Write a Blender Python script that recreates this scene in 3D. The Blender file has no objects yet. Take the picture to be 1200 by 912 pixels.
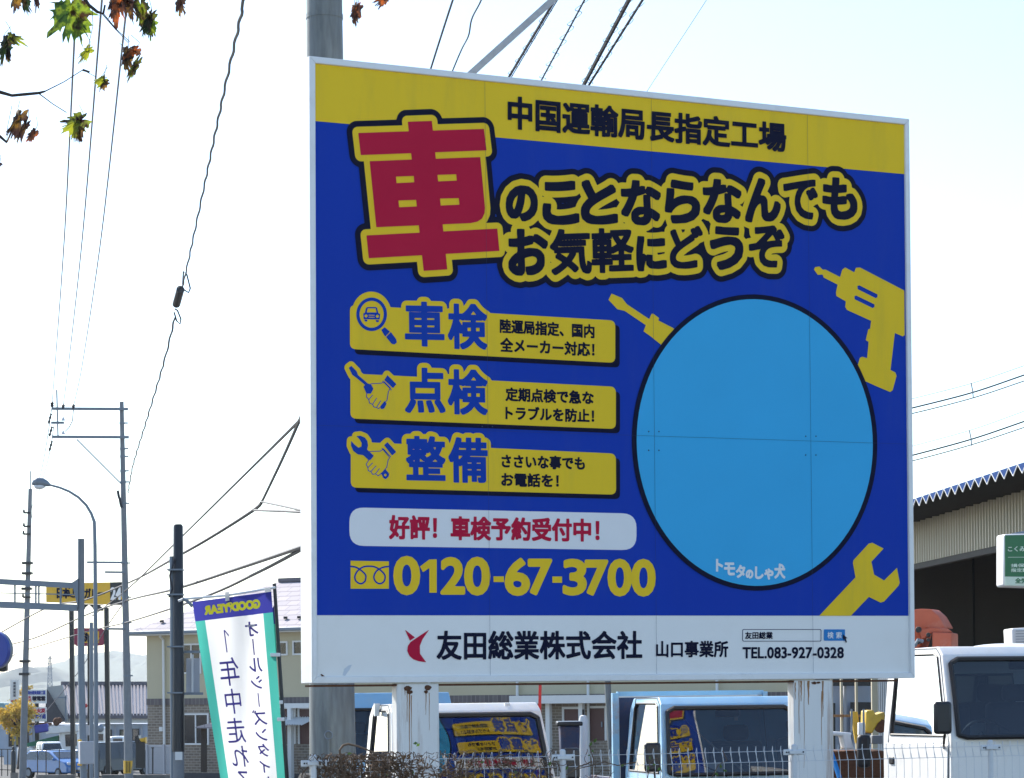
import bpy, bmesh, math, random
import numpy as np
from mathutils import Vector, Matrix
random.seed(7); rng = np.random.default_rng(7)
C = bpy.context.scene.collection
S = bpy.context.scene

# ------------------------------------------------------------------ camera, sky, sun, exposure
EYE = 1.55; FPX = 3000.0; PX0, PY0 = 600.0, 813.6; ROLL = math.atan(0.011)
cR, sR = math.cos(ROLL), math.sin(ROLL)
cd = bpy.data.cameras.new('camera'); cam = bpy.data.objects.new('camera', cd); C.objects.link(cam)
cam.matrix_world = Matrix(((cR, sR, 0, 0), (0, 0, -1, 0), (-sR, cR, 0, EYE), (0, 0, 0, 1)))
cd.sensor_width = 36; cd.sensor_fit = 'HORIZONTAL'; cd.lens = FPX / 1200 * 36
cd.shift_y = (PY0 - 456) / 1200; cd.clip_start = 0.1; cd.clip_end = 20000
S.camera = cam
SUN_EL = math.radians(38); SUN_AZ = Vector((-0.643, 0.766, 0)).normalized()     # behind the billboard, to the left
w = bpy.data.worlds.new('World'); S.world = w; w.use_nodes = True
nt = w.node_tree; bg = nt.nodes['Background']
sky = nt.nodes.new('ShaderNodeTexSky'); sky.sky_type = 'NISHITA'; sky.sun_disc = False
sky.sun_elevation = SUN_EL; sky.sun_rotation = math.atan2(SUN_AZ.x, SUN_AZ.y)
sky.air_density = 1.0; sky.dust_density = 0.7; sky.ozone_density = 2.2
nt.links.new(sky.outputs[0], bg.inputs[0]); bg.inputs[1].default_value = 0.13
sl = bpy.data.lights.new('sun', 'SUN'); so = bpy.data.objects.new('sun', sl); C.objects.link(so)
sl.energy = 4.5; sl.angle = math.radians(0.5); sl.color = (1.0, 0.95, 0.87)
sdir = Vector((SUN_AZ.x * math.cos(SUN_EL), SUN_AZ.y * math.cos(SUN_EL), math.sin(SUN_EL)))
so.rotation_euler = sdir.to_track_quat('Z', 'Y').to_euler()
so.location = (-20, 30, 40)
S.view_settings.view_transform = 'Standard'; S.view_settings.look = 'None'
S.view_settings.exposure = 1.1; S.view_settings.gamma = 1.0
S.cycles.max_bounces = 8; S.cycles.transparent_max_bounces = 16

# ------------------------------------------------------------------ helpers
def at(px, py, Y):
    du, dv = px - PX0, PY0 - py
    return Vector(((du * cR + dv * sR) / FPX * Y, Y, (dv * cR - du * sR) / FPX * Y + EYE))
class Plane:
    """vertical plane through O along horizontal direction U; N faces the camera"""
    def __init__(s, O, U):
        s.O = Vector(O); s.U = Vector((U[0], U[1], 0)).normalized(); s.V = Vector((0, 0, 1))
        s.N = Vector((s.U.y, -s.U.x, 0))
    def uv(s, px, py):
        d = at(px, py, 1.0) - Vector((0, 0, EYE)); e = Vector((0, 0, EYE))
        t = (s.O - e).dot(s.N) / d.dot(s.N); p = e + d * t - s.O
        return p.dot(s.U), p.z
    def w(s, px, py, n=0.0):
        u, v = s.uv(px, py); return s.O + s.U * u + s.V * v + s.N * n
    def p(s, u, v, n=0.0): return s.O + s.U * u + s.V * v + s.N * n
    def mat(s, n=0.0):
        o = s.O + s.N * n
        return Matrix(((s.U.x, 0, s.N.x, o.x), (s.U.y, 0, s.N.y, o.y), (0, 1, 0, o.z), (0, 0, 0, 1)))
ROOT = {}
def mat(name, col, rough=0.6, metal=0.0, var=0.12, scale=6.0, bump=0.0, bscale=40.0, dirt=None, dirtamt=0.0, dscale=1.5, spec=None, coat=0.0, transl=0.0, stretch=None):
    m = bpy.data.materials.new(name); m.use_nodes = True; n = m.node_tree.nodes; L = m.node_tree.links
    b = n['Principled BSDF']; b.inputs['Roughness'].default_value = rough; b.inputs['Metallic'].default_value = metal
    if spec is not None: b.inputs['Specular IOR Level'].default_value = spec
    if coat: b.inputs['Coat Weight'].default_value = coat; b.inputs['Coat Roughness'].default_value = 0.08
    tc = n.new('ShaderNodeTexCoord'); mp = n.new('ShaderNodeMapping'); L.new(tc.outputs['Object'], mp.inputs[0])
    if stretch: mp.inputs['Scale'].default_value = stretch
    nz = n.new('ShaderNodeTexNoise'); nz.inputs['Scale'].default_value = scale; nz.inputs['Detail'].default_value = 6
    L.new(mp.outputs[0], nz.inputs['Vector'])
    mx = n.new('ShaderNodeMix'); mx.data_type = 'RGBA'
    c = Vector(col[:3]); lo = c * (1 - var); hi = c * (1 + var)
    mx.inputs[6].default_value = (*lo, 1); mx.inputs[7].default_value = (*[min(1, x) for x in hi], 1)
    L.new(nz.outputs[0], mx.inputs[0]); out = mx.outputs[2]
    if dirt:
        n2 = n.new('ShaderNodeTexNoise'); n2.inputs['Scale'].default_value = dscale; n2.inputs['Detail'].default_value = 10; n2.inputs['Roughness'].default_value = 0.7
        L.new(mp.outputs[0], n2.inputs['Vector'])
        rp = n.new('ShaderNodeValToRGB'); rp.color_ramp.elements[0].position = 0.5; rp.color_ramp.elements[1].position = 0.72
        rp.color_ramp.elements[1].color = (dirtamt,) * 3 + (1,)
        L.new(n2.outputs[0], rp.inputs[0])
        m2 = n.new('ShaderNodeMix'); m2.data_type = 'RGBA'; m2.inputs[7].default_value = (*dirt, 1)
        L.new(rp.outputs[0], m2.inputs[0]); L.new(out, m2.inputs[6]); out = m2.outputs[2]
    L.new(out, b.inputs['Base Color'])
    if bump:
        n3 = n.new('ShaderNodeTexNoise'); n3.inputs['Scale'].default_value = bscale; n3.inputs['Detail'].default_value = 4
        L.new(mp.outputs[0], n3.inputs['Vector'])
        bp = n.new('ShaderNodeBump'); bp.inputs['Strength'].default_value = bump; bp.inputs['Distance'].default_value = 0.02
        L.new(n3.outputs[0], bp.inputs['Height']); L.new(bp.outputs[0], b.inputs['Normal'])
    if transl:
        tr = n.new('ShaderNodeBsdfTranslucent'); L.new(out, tr.inputs[0]); ms = n.new('ShaderNodeMixShader'); ms.inputs[0].default_value = transl
        L.new(b.outputs[0], ms.inputs[1]); L.new(tr.outputs[0], ms.inputs[2]); L.new(ms.outputs[0], n['Material Output'].inputs[0])
    return m
def glass_mat(name, tint=(0.5, 0.56, 0.6), refl=0.12):
    m = bpy.data.materials.new(name); m.use_nodes = True; n = m.node_tree.nodes; L = m.node_tree.links; n.remove(n['Principled BSDF'])
    t = n.new('ShaderNodeBsdfTransparent'); t.inputs[0].default_value = (*tint, 1)
    g = n.new('ShaderNodeBsdfGlossy'); g.inputs['Roughness'].default_value = 0.015; g.inputs[0].default_value = (0.95, 0.97, 1, 1)
    lw = n.new('ShaderNodeLayerWeight'); lw.inputs[0].default_value = 0.35
    mr = n.new('ShaderNodeMapRange'); mr.inputs[3].default_value = refl; mr.inputs[4].default_value = 0.95
    L.new(lw.outputs['Fresnel'], mr.inputs[0])
    ms = n.new('ShaderNodeMixShader'); L.new(mr.outputs[0], ms.inputs[0]); L.new(t.outputs[0], ms.inputs[1]); L.new(g.outputs[0], ms.inputs[2])
    L.new(ms.outputs[0], n['Material Output'].inputs[0]); return m
def brick_mat(name, c1, c2, mortar, bw=0.24, bh=0.075, ms=0.012):
    m = bpy.data.materials.new(name); m.use_nodes = True; n = m.node_tree.nodes; L = m.node_tree.links; b = n['Principled BSDF']; b.inputs['Roughness'].default_value = 0.85
    tc = n.new('ShaderNodeTexCoord'); sp = n.new('ShaderNodeSeparateXYZ'); cb = n.new('ShaderNodeCombineXYZ'); L.new(tc.outputs['Object'], sp.inputs[0])
    L.new(sp.outputs[0], cb.inputs[0]); L.new(sp.outputs[2], cb.inputs[1])
    k = n.new('ShaderNodeTexBrick'); L.new(cb.outputs[0], k.inputs[0]); k.inputs['Scale'].default_value = 1
    k.inputs['Brick Width'].default_value = bw; k.inputs['Row Height'].default_value = bh; k.inputs['Mortar Size'].default_value = ms
    k.inputs['Color1'].default_value = (*c1, 1); k.inputs['Color2'].default_value = (*c2, 1); k.inputs['Mortar'].default_value = (*mortar, 1)
    L.new(k.outputs[0], b.inputs[0]); return m
class MB:
    def __init__(s): s.v = []; s.f = []; s.smooth = False
    def add(s, vs, fs):
        k = len(s.v); s.v += [Vector(x) for x in vs]; s.f += [[i + k for i in f] for f in fs]
    def box(s, c, size, rz=0.0):
        c = Vector(c); a, b, d = [x / 2 for x in size]; R = Matrix.Rotation(rz, 3, 'Z')
        vs = [c + R @ Vector((x * a, y * b, z * d)) for x in (-1, 1) for y in (-1, 1) for z in (-1, 1)]
        s.add(vs, [(0, 1, 3, 2), (4, 6, 7, 5), (0, 4, 5, 1), (2, 3, 7, 6), (0, 2, 6, 4), (1, 5, 7, 3)]); return s
    def prism(s, poly, vec):
        vec = Vector(vec); n = len(poly); a = [Vector(p) for p in poly]; b = [p + vec for p in a]
        s.add(a + b, [list(range(n))[::-1], [n + i for i in range(n)]] + [(i, (i + 1) % n, n + (i + 1) % n, n + i) for i in range(n)]); return s
    def beam(s, p0, p1, wd, ht, up=(0, 0, 1)):
        p0, p1 = Vector(p0), Vector(p1); d = (p1 - p0).normalized(); up = Vector(up)
        if abs(d.dot(up)) > 0.98: up = Vector((0, 1, 0))
        x = d.cross(up).normalized(); y = x.cross(d).normalized()
        q = [x * (wd / 2 * i) + y * (ht / 2 * j) for i, j in ((-1, -1), (1, -1), (1, 1), (-1, 1))]
        return s.prism([p0 + k for k in q], p1 - p0)
    def tube(s, pts, r, n=8, caps=True):
        pts = [Vector(p) for p in pts]; m = len(pts); rr = r if isinstance(r, (list, tuple)) else [r] * m
        k = len(s.v); nrm = None
        for i in range(m):
            d = (pts[min(i + 1, m - 1)] - pts[max(i - 1, 0)])
            d = d.normalized() if d.length > 1e-9 else Vector((0, 0, 1))
            if nrm is None:
                a = Vector((0, 0, 1)) if abs(d.z) < 0.9 else Vector((1, 0, 0)); nrm = d.cross(a).normalized()
            else:
                nrm = (nrm - d * nrm.dot(d)); nrm = nrm.normalized() if nrm.length > 1e-6 else d.orthogonal().normalized()
            bn = d.cross(nrm)
            for j in range(n):
                t = 2 * math.pi * j / n; s.v.append(pts[i] + (nrm * math.cos(t) + bn * math.sin(t)) * rr[i])
        for i in range(m - 1):
            for j in range(n):
                j2 = (j + 1) % n; s.f.append([k + i * n + j, k + i * n + j2, k + (i + 1) * n + j2, k + (i + 1) * n + j])
        if caps: s.f.append([k + j for j in range(n)][::-1]); s.f.append([k + (m - 1) * n + j for j in range(n)])
        return s
    def cyl(s, p0, p1, r0, r1=None, n=16): return s.tube([p0, p1], [r0, r0 if r1 is None else r1], n)
    def ell(s, c, r, nu=14, nv=9):
        c = Vector(c); k = len(s.v)
        for i in range(nv + 1):
            ph = math.pi * i / nv
            for j in range(nu):
                t = 2 * math.pi * j / nu; s.v.append(c + Vector((r[0] * math.sin(ph) * math.cos(t), r[1] * math.sin(ph) * math.sin(t), r[2] * math.cos(ph))))
        for i in range(nv):
            for j in range(nu):
                j2 = (j + 1) % nu; s.f.append([k + i * nu + j, k + (i + 1) * nu + j, k + (i + 1) * nu + j2, k + i * nu + j2])
        return s
    def build(s, name, material, parent=None, local=False, bev=0.0, smooth=None, seg=2):
        vs = s.v
        if parent is not None and not local:
            M = ROOT[parent].inverted(); vs = [M @ v for v in vs]
        me = bpy.data.meshes.new(name); me.from_pydata([tuple(v) for v in vs], [], s.f); me.update()
        o = bpy.data.objects.new(name, me); C.objects.link(o); me.materials.append(material)
        bm = bmesh.new(); bm.from_mesh(me); bmesh.ops.recalc_face_normals(bm, faces=bm.faces); bm.to_mesh(me); bm.free()
        if smooth if smooth is not None else s.smooth:
            for p in me.polygons: p.use_smooth = True
            me.set_sharp_from_angle(angle=math.radians(40))
        if bev:
            md = o.modifiers.new('bevel', 'BEVEL'); md.width = bev; md.segments = seg; md.limit_method = 'ANGLE'; md.angle_limit = math.radians(28)
            md.harden_normals = False
            for p in me.polygons: p.use_smooth = True
            me.set_sharp_from_angle(angle=math.radians(75))
        if parent is not None:
            o.parent = parent; ROOT[o] = ROOT[parent]
        else: ROOT[o] = Matrix.Identity(4)
        return o
def tag(o, label=None, cat=None, group=None, kind=None):
    if label: o['label'] = label
    if cat: o['category'] = cat
    if group: o['group'] = group
    if kind: o['kind'] = kind
    return o
def thing(name, label, cat, loc=(0, 0, 0), rz=0.0, group=None):
    o = bpy.data.objects.new(name, None); C.objects.link(o); o.empty_display_size = 0.3
    o.location = loc; o.rotation_euler = (0, 0, rz); tag(o, label, cat, group)
    ROOT[o] = Matrix.Translation(Vector(loc)) @ Matrix.Rotation(rz, 4, 'Z'); return o

# ------------------------------------------------------------------ lettering: glyph outlines -> signed distance -> contours -> filled mesh
_g = {}
def glyph(ch):
    """oriented outline segments of one character, (n,2,2)"""
    if ch not in _g:
        c = bpy.data.curves.new('glyph', 'FONT'); c.body = ch; c.fill_mode = 'NONE'; c.resolution_u = 4
        o = bpy.data.objects.new('glyph', c); C.objects.link(o); dg = bpy.context.evaluated_depsgraph_get(); dg.update()
        me = bpy.data.meshes.new_from_object(o.evaluated_get(dg))
        co = np.array([v.co[:2] for v in me.vertices]); ed = np.array([e.vertices[:] for e in me.edges])
        _g[ch] = co[ed]; C.objects.unlink(o); bpy.data.objects.remove(o); bpy.data.meshes.remove(me); bpy.data.curves.remove(c)
    return _g[ch]
def chain(seg):
    return seg
def line_seg(text):
    """segments of a whole line of text set with em / proportional advance"""
    x = 0.0; out = []
    for ch in text:
        if ch == ' ': x += 0.35; continue
        g = glyph(ch); wide = ord(ch) > 0x2000
        if wide: out.append(g + np.array([x, 0])); x += 1.0
        else:
            a, b = g[..., 0].min(), g[..., 0].max(); out.append(g + np.array([x - a, 0])); x += (b - a) + 0.09
    return out
def fit(segs, box, shrink, tomap, mirror=False):
    """map the ink box of segs to px quad box=(TL,TR,BR,BL), then through tomap to plane coords; returns list of (n,2,2)"""
    allp = np.concatenate([s.reshape(-1, 2) for s in segs]); mn, mx = allp.min(0), allp.max(0); rng_ = np.maximum(mx - mn, 1e-6)
    TL, TR, BR, BL = [np.array(p, float) for p in box]; out = []
    ex, ey = shrink / max(np.linalg.norm(TR - TL), 1e-6), shrink / max(np.linalg.norm(BL - TL), 1e-6)
    for s in segs:
        q = (s.reshape(-1, 2) - mn) / rng_
        if mirror: q[:, 0] = 1 - q[:, 0]
        q[:, 0] = ex + q[:, 0] * (1 - 2 * ex); q[:, 1] = ey + q[:, 1] * (1 - 2 * ey)
        a, b = q[:, :1], q[:, 1:]
        p = BL * (1 - a) * (1 - b) + BR * a * (1 - b) + TL * (1 - a) * b + TR * a * b
        out.append(np.array([tomap(*r) for r in p]).reshape(-1, 2, 2))
    return out
def bx(x0, x1, y0, y1): return ((x0, y0), (x1, y0), (x1, y1), (x0, y1))
def sdf(seg, X, Y):
    P = np.stack([X.ravel(), Y.ravel()], 1); D = np.full(len(P), 1e9); W = np.zeros(len(P), int)
    A = seg[:, 0]; B = seg[:, 1]
    for a, b in zip(A, B):
        ab = b - a; l2 = ab @ ab
        if l2 < 1e-14: continue
        pa = P - a; t = np.clip(pa @ ab / l2, 0, 1); d = pa - t[:, None] * ab; D = np.minimum(D, (d * d).sum(1))
        up = (a[1] <= P[:, 1]) & (b[1] > P[:, 1]); dn = (a[1] > P[:, 1]) & (b[1] <= P[:, 1])
        cr = ab[0] * pa[:, 1] - ab[1] * pa[:, 0]
        W += (up & (cr > 0)).astype(int) - (dn & (cr < 0)).astype(int)
    D = np.sqrt(D); D[W != 0] *= -1; return D.reshape(X.shape)
def poly_seg(pts): p = np.array(pts, float); return np.stack([p, np.roll(p, -1, 0)], 1)
def loops_from(F, x0, y0, h):
    """marching squares at zero, returns closed loops"""
    ny, nx = F.shape; ins = F < 0; nxt = {}
    cs = ins[:-1, :-1] * 1 + ins[:-1, 1:] * 2 + ins[1:, 1:] * 4 + ins[1:, :-1] * 8
    js, is_ = np.nonzero((cs > 0) & (cs < 15))
    T = {1: [(3, 0)], 2: [(0, 1)], 3: [(3, 1)], 4: [(1, 2)], 5: [(3, 2), (1, 0)], 6: [(0, 2)], 7: [(3, 2)], 8: [(2, 3)], 9: [(2, 0)], 10: [(0, 3), (2, 1)], 11: [(2, 1)], 12: [(1, 3)], 13: [(1, 0)], 14: [(0, 3)]}
    def key(j, i, e): return (0, j, i) if e == 0 else (1, j, i + 1) if e == 1 else (0, j + 1, i) if e == 2 else (1, j, i)
    for j, i in zip(js.tolist(), is_.tolist()):
        for a, b in T[int(cs[j, i])]: nxt[key(j, i, a)] = key(j, i, b)
    def pos(k):
        t, j, i = k
        if t == 0: a, b = F[j, i], F[j, i + 1]; r = a / (a - b); return (x0 + (i + r) * h, y0 + j * h)
        a, b = F[j, i], F[j + 1, i]; r = a / (a - b); return (x0 + i * h, y0 + (j + r) * h)
    seen = set(); out = []
    for k in list(nxt):
        if k in seen: continue
        lp = []; q = k
        while q not in seen and q in nxt: seen.add(q); lp.append(pos(q)); q = nxt[q]
        if len(lp) > 3: out.append(simplify(np.array(lp), h * 0.12))
    return out
def simplify(p, tol):
    n = len(p); keep = np.zeros(n, bool); a = 0; b = int(((p - p[0]) ** 2).sum(1).argmax()); keep[[a, b]] = True
    st = [(a, b), (b, n)]
    q = np.vstack([p, p[:1]])
    while st:
        i, j = st.pop()
        if j - i < 2: continue
        A, B = q[i], q[j]; d = B - A; l = math.hypot(*d); m = q[i + 1:j] - A
        e = np.abs(d[0] * m[:, 1] - d[1] * m[:, 0]) / l if l > 1e-12 else np.sqrt((m ** 2).sum(1))
        k = int(e.argmax())
        if e[k] > tol: k += i + 1; keep[k] = True; st += [(i, k), (k, j)]
    return p[keep]
def fill(loops, name, material, parent, M, thick=0.0):
    """filled flat mesh from closed loops (holes by even-odd)"""
    cu = bpy.data.curves.new(name, 'CURVE'); cu.dimensions = '2D'; cu.fill_mode = 'BOTH' if thick else 'FRONT'; cu.extrude = thick
    if not thick: cu.fill_mode = 'BACK'
    for lp in loops:
        sp = cu.splines.new('POLY'); sp.points.add(len(lp) - 1)
        for pt, q in zip(sp.points, lp): pt.co = (q[0], q[1], 0, 1)
        sp.use_cyclic_u = True
    o = bpy.data.objects.new(name, cu); C.objects.link(o); dg = bpy.context.evaluated_depsgraph_get(); dg.update()
    me = bpy.data.meshes.new_from_object(o.evaluated_get(dg)); C.objects.unlink(o); bpy.data.objects.remove(o); bpy.data.curves.remove(cu)
    me.name = name; me.materials.clear(); me.materials.append(material)
    Mi = ROOT[parent].inverted() @ M; me.transform(Mi)
    if me.polygons and parent is not None:
        pass
    o = bpy.data.objects.new(name, me); C.objects.link(o); o.parent = parent; ROOT[o] = ROOT[parent]; return o
def sqdil(F, r, h):
    for ax in (0, 1):
        k = r / h; m = int(k); fr = k - m; P = np.pad(F, [(m + 1, m + 1) if a == ax else (0, 0) for a in (0, 1)], mode='edge'); n = F.shape[ax]; G = F.copy()
        sl = lambda d: np.take(P, np.arange(m + 1 + d, m + 1 + d + n), axis=ax)
        for d in range(-m, m + 1): G = np.minimum(G, sl(d))
        for sg in (-1, 1): G = np.minimum(G, sl(sg * m) * (1 - fr) + sl(sg * (m + 1)) * fr)
        F = G
    return F
def shapes_loops(shapes, off=0.0, h=0.004, cut=(), sq=0.0, extra=None):
    """union of shapes (each (n,2,2) segments) grown by off, minus cut shapes"""
    allp = np.concatenate([s.reshape(-1, 2) for s in shapes]); mg = off + sq + 3 * h + (max(extra) if extra else 0)
    x0, y0 = allp.min(0) - mg; x1, y1 = allp.max(0) + mg
    nx, ny = int((x1 - x0) / h) + 2, int((y1 - y0) / h) + 2; F = np.full((ny, nx), 1.0)
    gx = x0 + np.arange(nx) * h; gy = y0 + np.arange(ny) * h
    def paint(s, fn, off_):
        q = s.reshape(-1, 2); a, b = q.min(0) - off_ - 2 * sq - 3 * h, q.max(0) + off_ + 2 * sq + 3 * h
        i0, i1 = max(0, int((a[0] - x0) / h)), min(nx, int((b[0] - x0) / h) + 2); j0, j1 = max(0, int((a[1] - y0) / h)), min(ny, int((b[1] - y0) / h) + 2)
        if i1 <= i0 or j1 <= j0: return
        X, Y = np.meshgrid(gx[i0:i1], gy[j0:j1]); F[j0:j1, i0:i1] = fn(F[j0:j1, i0:i1], sdf(s, X, Y) - off_)
    for k, s in enumerate(shapes): paint(s, np.minimum, off if extra is None else off + extra[k])
    if sq: F = np.maximum(sqdil(F, sq, h), F - 1.2 * sq)
    for s in cut: paint(s, lambda f, d: np.maximum(f, -d), 0.0)
    F[np.abs(F) < 1e-9] = 1e-9
    return loops_from(F, x0, y0, h)

# ------------------------------------------------------------------ materials
M = {}
M['white_panel'] = mat('white_panel', (0.8, 0.8, 0.78), 0.35, var=0.03, scale=1.2, dirt=(0.5, 0.46, 0.4), dirtamt=0.12, dscale=2)
M['blue_panel'] = mat('blue_panel', (0.008, 0.048, 0.40), 0.6, spec=0.06, var=0.09, scale=0.9, dirt=(0.03, 0.07, 0.36), dirtamt=0.3, dscale=2.5, stretch=(1.6, 1.6, 0.25))
M['yellow'] = mat('yellow_vinyl', (0.86, 0.58, 0.03), 0.6, spec=0.06, var=0.06, scale=1.2, dirt=(0.55, 0.40, 0.06), dirtamt=0.3, dscale=2.5, stretch=(1.6, 1.6, 0.25))
M['navy'] = mat('navy_vinyl', (0.007, 0.009, 0.03), 0.6, spec=0.06, var=0.1)
M['blueink'] = mat('blue_vinyl', (0.008, 0.052, 0.38), 0.6, spec=0.06, var=0.06)
M['red'] = mat('red_vinyl', (0.50, 0.012, 0.05), 0.6, spec=0.06, var=0.07, scale=3)
M['skyblue'] = mat('light_blue_vinyl', (0.05, 0.42, 0.76), 0.6, spec=0.08, var=0.05, scale=2)
M['whiteink'] = mat('white_vinyl', (0.8, 0.8, 0.8), 0.55, spec=0.12, var=0.03)
M['btn'] = mat('button_blue', (0.03, 0.22, 0.55), 0.55, spec=0.12, var=0.03)
M['seam'] = mat('seam', (0.03, 0.05, 0.12), 0.7, spec=0.1)
M['frame'] = mat('painted_frame', (0.78, 0.79, 0.79), 0.35, var=0.04, scale=3, dirt=(0.35, 0.3, 0.24), dirtamt=0.25, dscale=3)
M['galv'] = mat('galvanised_steel', (0.15, 0.17, 0.175), 0.55, 0.1, var=0.6, scale=22, dirt=(0.27, 0.29, 0.27), dirtamt=0.7, dscale=6, stretch=(1, 1, 0.16))
M['postwhite'] = mat('white_post_paint', (0.74, 0.74, 0.72), 0.45, var=0.05, dirt=(0.28, 0.12, 0.045), dirtamt=0.75, dscale=5, stretch=(1.6, 1.6, 0.14))
M['rust'] = mat('rust', (0.10, 0.04, 0.018), 0.9, var=0.5, scale=30, bump=0.6)
M['ruststreak'] = mat('rust_streak', (0.33, 0.17, 0.075), 0.85, var=0.4, scale=25)
M['steel'] = mat('grey_steel', (0.19, 0.225, 0.265), 0.5, 0.2, var=0.12, scale=2)
M['concrete'] = mat('pole_concrete', (0.22, 0.235, 0.25), 0.85, var=0.18, scale=3, bump=0.3, dirt=(0.13, 0.135, 0.14), dirtamt=0.5, dscale=1)
M['black'] = mat('black_rubber', (0.012, 0.012, 0.014), 0.55)
M['blackpaint'] = mat('black_paint', (0.014, 0.016, 0.02), 0.4)
M['wire'] = mat('cable_sheath', (0.02, 0.022, 0.03), 0.6)
M['thinwire'] = mat('bare_wire', (0.10, 0.10, 0.13), 0.55)
M['fence'] = mat('fence_wire', (0.62, 0.64, 0.66), 0.4, 0.1, var=0.08)
M['asphalt'] = mat('asphalt', (0.06, 0.06, 0.06), 0.9, var=0.25, scale=3, bump=0.4, bscale=120)
M['ground'] = mat('gravel_ground', (0.135, 0.13, 0.12), 0.95, var=0.3, scale=2, bump=0.6, bscale=60)
M['paving'] = mat('pavement_concrete', (0.36, 0.34, 0.31), 0.9, var=0.15, scale=1.2, bump=0.3)
M['wallconc'] = mat('block_wall_concrete', (0.16, 0.15, 0.14), 0.9, var=0.35, scale=2.5, bump=0.4, dirt=(0.05, 0.05, 0.045), dirtamt=0.7, dscale=2)
M['truckwhite'] = mat('truck_white_paint', (0.76, 0.76, 0.74), 0.3, var=0.03, dirt=(0.45, 0.38, 0.28), dirtamt=0.25, dscale=2.5, coat=0.3)
M['truckblue'] = mat('truck_pale_blue_paint', (0.30, 0.53, 0.72), 0.35, var=0.06, dirt=(0.5, 0.5, 0.48), dirtamt=0.35, dscale=2, coat=0.3)
M['bedblue'] = mat('truck_dark_blue_bed', (0.02, 0.035, 0.09), 0.6, var=0.3, dirt=(0.14, 0.06, 0.03), dirtamt=0.7, dscale=4)
M['rustblue'] = mat('rusted_pale_blue_paint', (0.28, 0.5, 0.66), 0.7, var=0.1, dirt=(0.42, 0.2, 0.1), dirtamt=0.95, dscale=3)
M['glass'] = glass_mat('vehicle_glass', (0.26, 0.32, 0.37), 0.035)
M['sideglass'] = glass_mat('side_window_glass', (0.4, 0.5, 0.55), 0.3)
M['housewin'] = mat('house_window_glass', (0.012, 0.016, 0.022), 0.06, var=0.2, spec=0.8)
M['interior'] = mat('cab_interior', (0.03, 0.034, 0.045), 0.8, var=0.2)
M['trim'] = mat('cab_trim', (0.16, 0.17, 0.18), 0.7)
M['chrome'] = mat('mirror_chrome', (0.6, 0.6, 0.62), 0.12, 0.9, var=0.02)
M['tyre'] = mat('tyre_rubber', (0.02, 0.02, 0.02), 0.9)
M['lamp'] = mat('headlamp_glass', (0.7, 0.72, 0.75), 0.1, var=0.03, spec=0.8)
M['amber'] = mat('amber_lens', (0.7, 0.2, 0.02), 0.2)
M['redlens'] = mat('red_lens', (0.5, 0.015, 0.02), 0.2)
M['orange'] = mat('crane_orange', (0.55, 0.12, 0.055), 0.55, var=0.15, dirt=(0.62, 0.32, 0.25), dirtamt=0.6, dscale=2)
M['yellowmach'] = mat('machine_yellow', (0.55, 0.36, 0.03), 0.45, var=0.1, dirt=(0.2, 0.12, 0.06), dirtamt=0.5, dscale=4)
M['beige'] = mat('house_beige_siding', (0.50, 0.45, 0.31), 0.8, var=0.06, scale=0.7)
M['brick'] = brick_mat('house_brick', (0.165, 0.13, 0.10), (0.25, 0.20, 0.15), (0.33, 0.30, 0.26), 0.30, 0.115, 0.016)
M['band'] = brick_mat('house_band_tiles', (0.11, 0.095, 0.10), (0.15, 0.13, 0.13), (0.2, 0.18, 0.17), 0.2, 0.5, 0.02)
M['rooftile'] = brick_mat('house_roof_tiles', (0.42, 0.38, 0.40), (0.36, 0.33, 0.36), (0.24, 0.22, 0.24), 0.6, 0.22, 0.02)
M['housewhite'] = mat('house_white_trim', (0.7, 0.71, 0.7), 0.5, var=0.04)
M['maroon'] = mat('maroon_door', (0.09, 0.035, 0.03), 0.5, var=0.1)
M['slat'] = mat('grey_slat_fence', (0.40, 0.41, 0.44), 0.6, var=0.06)
M['darkbase'] = mat('dark_base_tiles', (0.06, 0.06, 0.07), 0.8)
M['shedroof'] = mat('shed_roof_metal', (0.60, 0.57, 0.55), 0.4, 0.1, var=0.05)
M['shedroofdark'] = mat('shed_roof_seams', (0.12, 0.11, 0.13), 0.6)
M['shedwall'] = mat('shed_blue_grey_wall', (0.42, 0.47, 0.55), 0.7, var=0.06)
M['gable'] = mat('gable_grey', (0.40, 0.40, 0.38), 0.8, var=0.08)
M['corr'] = mat('corrugated_cream_cladding', (0.42, 0.37, 0.26), 0.5, var=0.1, scale=1.5, dirt=(0.36, 0.3, 0.22), dirtamt=0.4, dscale=1)
M['roofblue'] = mat('roof_edge_blue', (0.006, 0.042, 0.17), 0.7, spec=0.08)
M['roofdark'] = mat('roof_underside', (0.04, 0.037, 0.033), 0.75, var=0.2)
M['barn'] = mat('garage_interior_wall', (0.085, 0.075, 0.066), 0.85, var=0.25, scale=0.5)
M['signgreen'] = mat('sign_green', (0.006, 0.14, 0.045), 0.35)
M['palegreen'] = mat('sign_pale_green', (0.62, 0.74, 0.6), 0.4)
M['signyellow'] = mat('sign_yellow', (0.72, 0.42, 0.02), 0.45)
M['signblue'] = mat('road_sign_blue', (0.01, 0.04, 0.30), 0.35)
M['maroonsign'] = mat('sign_maroon', (0.25, 0.02, 0.06), 0.5)
M['clothwhite'] = mat('banner_white_cloth', (0.78, 0.77, 0.75), 0.9, var=0.02, transl=0.45)
M['clothgreen'] = mat('banner_green_cloth', (0.07, 0.42, 0.34), 0.9, var=0.05, transl=0.4)
M['clothblue'] = mat('banner_blue_cloth', (0.05, 0.05, 0.30), 0.9, var=0.05, transl=0.35)
M['clothink'] = mat('banner_purple_ink', (0.08, 0.06, 0.30), 0.9, transl=0.2)
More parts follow.
